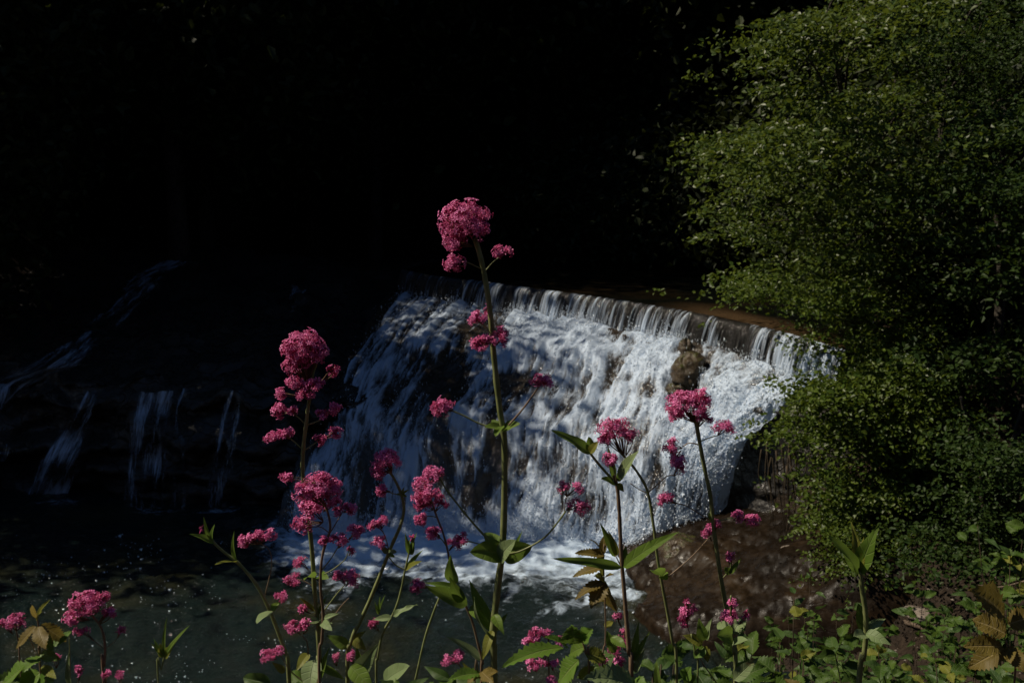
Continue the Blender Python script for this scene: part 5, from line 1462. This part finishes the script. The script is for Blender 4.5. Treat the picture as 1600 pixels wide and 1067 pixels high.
# small ground cover between them
n = 34000
c = []
while len(c) < n:
    x_ = r.uniform(0.7, 4.4, 4000); y_ = r.uniform(1.6, 7.4, 4000)
    z_ = terrain(x_, y_)
    pxx, pyy = project(np.stack([x_, y_, z_], 1))
    nz = fbm(p2(x_ * 1.6, y_ * 1.6), 3, 66)
    k = (pxx > 1040 + 0.9 * np.maximum(0, 1010 - pyy)) & (nz > 0.38) & (pyy > 930 + 60 * (pxx > 1380) * (pxx < 1500)) & (z_ > 0.15) & (pyy < 1100) & (pxx < 1680)
    c += list(np.stack([x_, y_, z_], 1)[k])
c = np.array(c[:n]); c[:, 2] += r.exponential(0.09, n) * (0.4 + 1.4 * fbm(c * np.array([2.5, 2.5, 0]), 3, 68)) + 0.01
Vt, Fc, var = leaf_cloud(c, unit(r.normal(0, 1, (n, 3)) + np.array([0, 0, 0.2])), 0.034 * r.uniform(0.5, 1.5, n), (-0.2, -0.3, 0.85), 0.7, asp=0.7, r=r)
o = link('ground_cover', mesh('ground_cover', Vt, Fc, M['leaf_low'], smooth=False, attrs={'var': ('FACE', var)}))
o['kind'] = 'stuff'; tag(o, 'small green leaves covering the right bank between the plants', 'ground cover')

# stones, stick and twig on the mud
def on_ground(px, py, d0=6.0, d1=11.5):
    best = None
    for d_ in np.linspace(d0, d1, 120):
        p = at(px, py, d_)
        if p[2] <= ground(p[0], p[1]): return p
        best = p
    return best
for px, py, rr_, lab, sd in [(1262, 872, (0.10, 0.13, 0.05), 'long flat pale stone lying on the wet brown slab', 41), (1238, 858, (0.11, 0.06, 0.04), 'smaller flat stone above the long pale one on the slab', 42), (1446, 958, (0.20, 0.14, 0.04), 'broad flat grey stone on the brown mud', 43),
                             (1402, 931, (0.028, 0.024, 0.014), 'small white pebble on the mud, nearest the cliff', 44), (1416, 938, (0.034, 0.028, 0.018), 'larger white pebble on the mud beside the flat grey stone', 45), (1424, 952, (0.06, 0.04, 0.02), 'small grey stone at the edge of the flat grey one', 46), (1380, 972, (0.05, 0.04, 0.03), 'brown stone on the mud beside the shadow of the stalk', 47)]:
    p = on_ground(px, py) if px > 1300 else at(px, py, 10.2)
    if px <= 1300: p[2] = at(px, py, 10.2)[2]
    boulder('stone', lab, p + np.array([0, 0, 0.0]), rr_, M['stone'], sd, n=14, rough=0.3, cat='stone', flat=0.8)
a, b = on_ground(1412, 976), on_ground(1462, 994)
Vt, Q, Tr = tube(spline([a + (0, 0, 0.03), (a + b) / 2 + (0, 0, 0.04), b + (0, 0, 0.03)], 12), 0.022 * (1 + 0.2 * r.normal(0, 1, 12)), 8)
o = link('stick', mesh('stick', Vt, [Q, Tr], M['twig'])); tag(o, 'short thick dry stick lying on the mud', 'stick')
p = [at(1528, 914, 4.6), at(1560, 917, 4.5), at(1600, 908, 4.4), at(1660, 890, 4.3)]
Vt, Q, Tr = tube(spline(p, 16), np.linspace(0.003, 0.006, 16), 6)
o = link('twig', mesh('twig', Vt, [Q, Tr], M['twig'])); tag(o, 'thin bare twig reaching out of the plants by the dark shrub', 'twig')

# grit, small stones and dead bits on the mud
n = 900
x_ = r.uniform(1.7, 5.2, n); y_ = r.uniform(6.8, 9.6, n); z_ = terrain(x_, y_)
sz = r.lognormal(math.log(0.010), 0.5, n)
oct_ = np.array([(1, 0, 0), (0, 1, 0), (-1, 0, 0), (0, -1, 0), (0, 0, 0.6), (0, 0, -0.6)], float)
of = np.array([(0, 1, 4), (1, 2, 4), (2, 3, 4), (3, 0, 4), (1, 0, 5), (2, 1, 5), (3, 2, 5), (0, 3, 5)])
ang = r.uniform(0, 6.28, n); ca, sa = np.cos(ang), np.sin(ang)
ov = oct_[None] * (1 + r.normal(0, 0.25, (n, 6, 1))) * np.stack([np.ones(n), r.uniform(0.4, 1, n), r.uniform(0.4, 1, n)], 1)[:, None, :]
ov = np.stack([ov[..., 0] * ca[:, None] - ov[..., 1] * sa[:, None], ov[..., 0] * sa[:, None] + ov[..., 1] * ca[:, None], ov[..., 2]], -1) * sz[:, None, None]
V_ = (np.stack([x_, y_, z_ + sz * 0.2], 1)[:, None, :] + ov).reshape(-1, 3)
F_ = (np.arange(n)[:, None, None] * 6 + of[None]).reshape(-1, 3)
o = link('gravel', mesh('gravel', V_, F_, M['stone'], smooth=False))
o['kind'] = 'stuff'; tag(o, 'scattered small stones and grit on the brown mud', 'gravel')
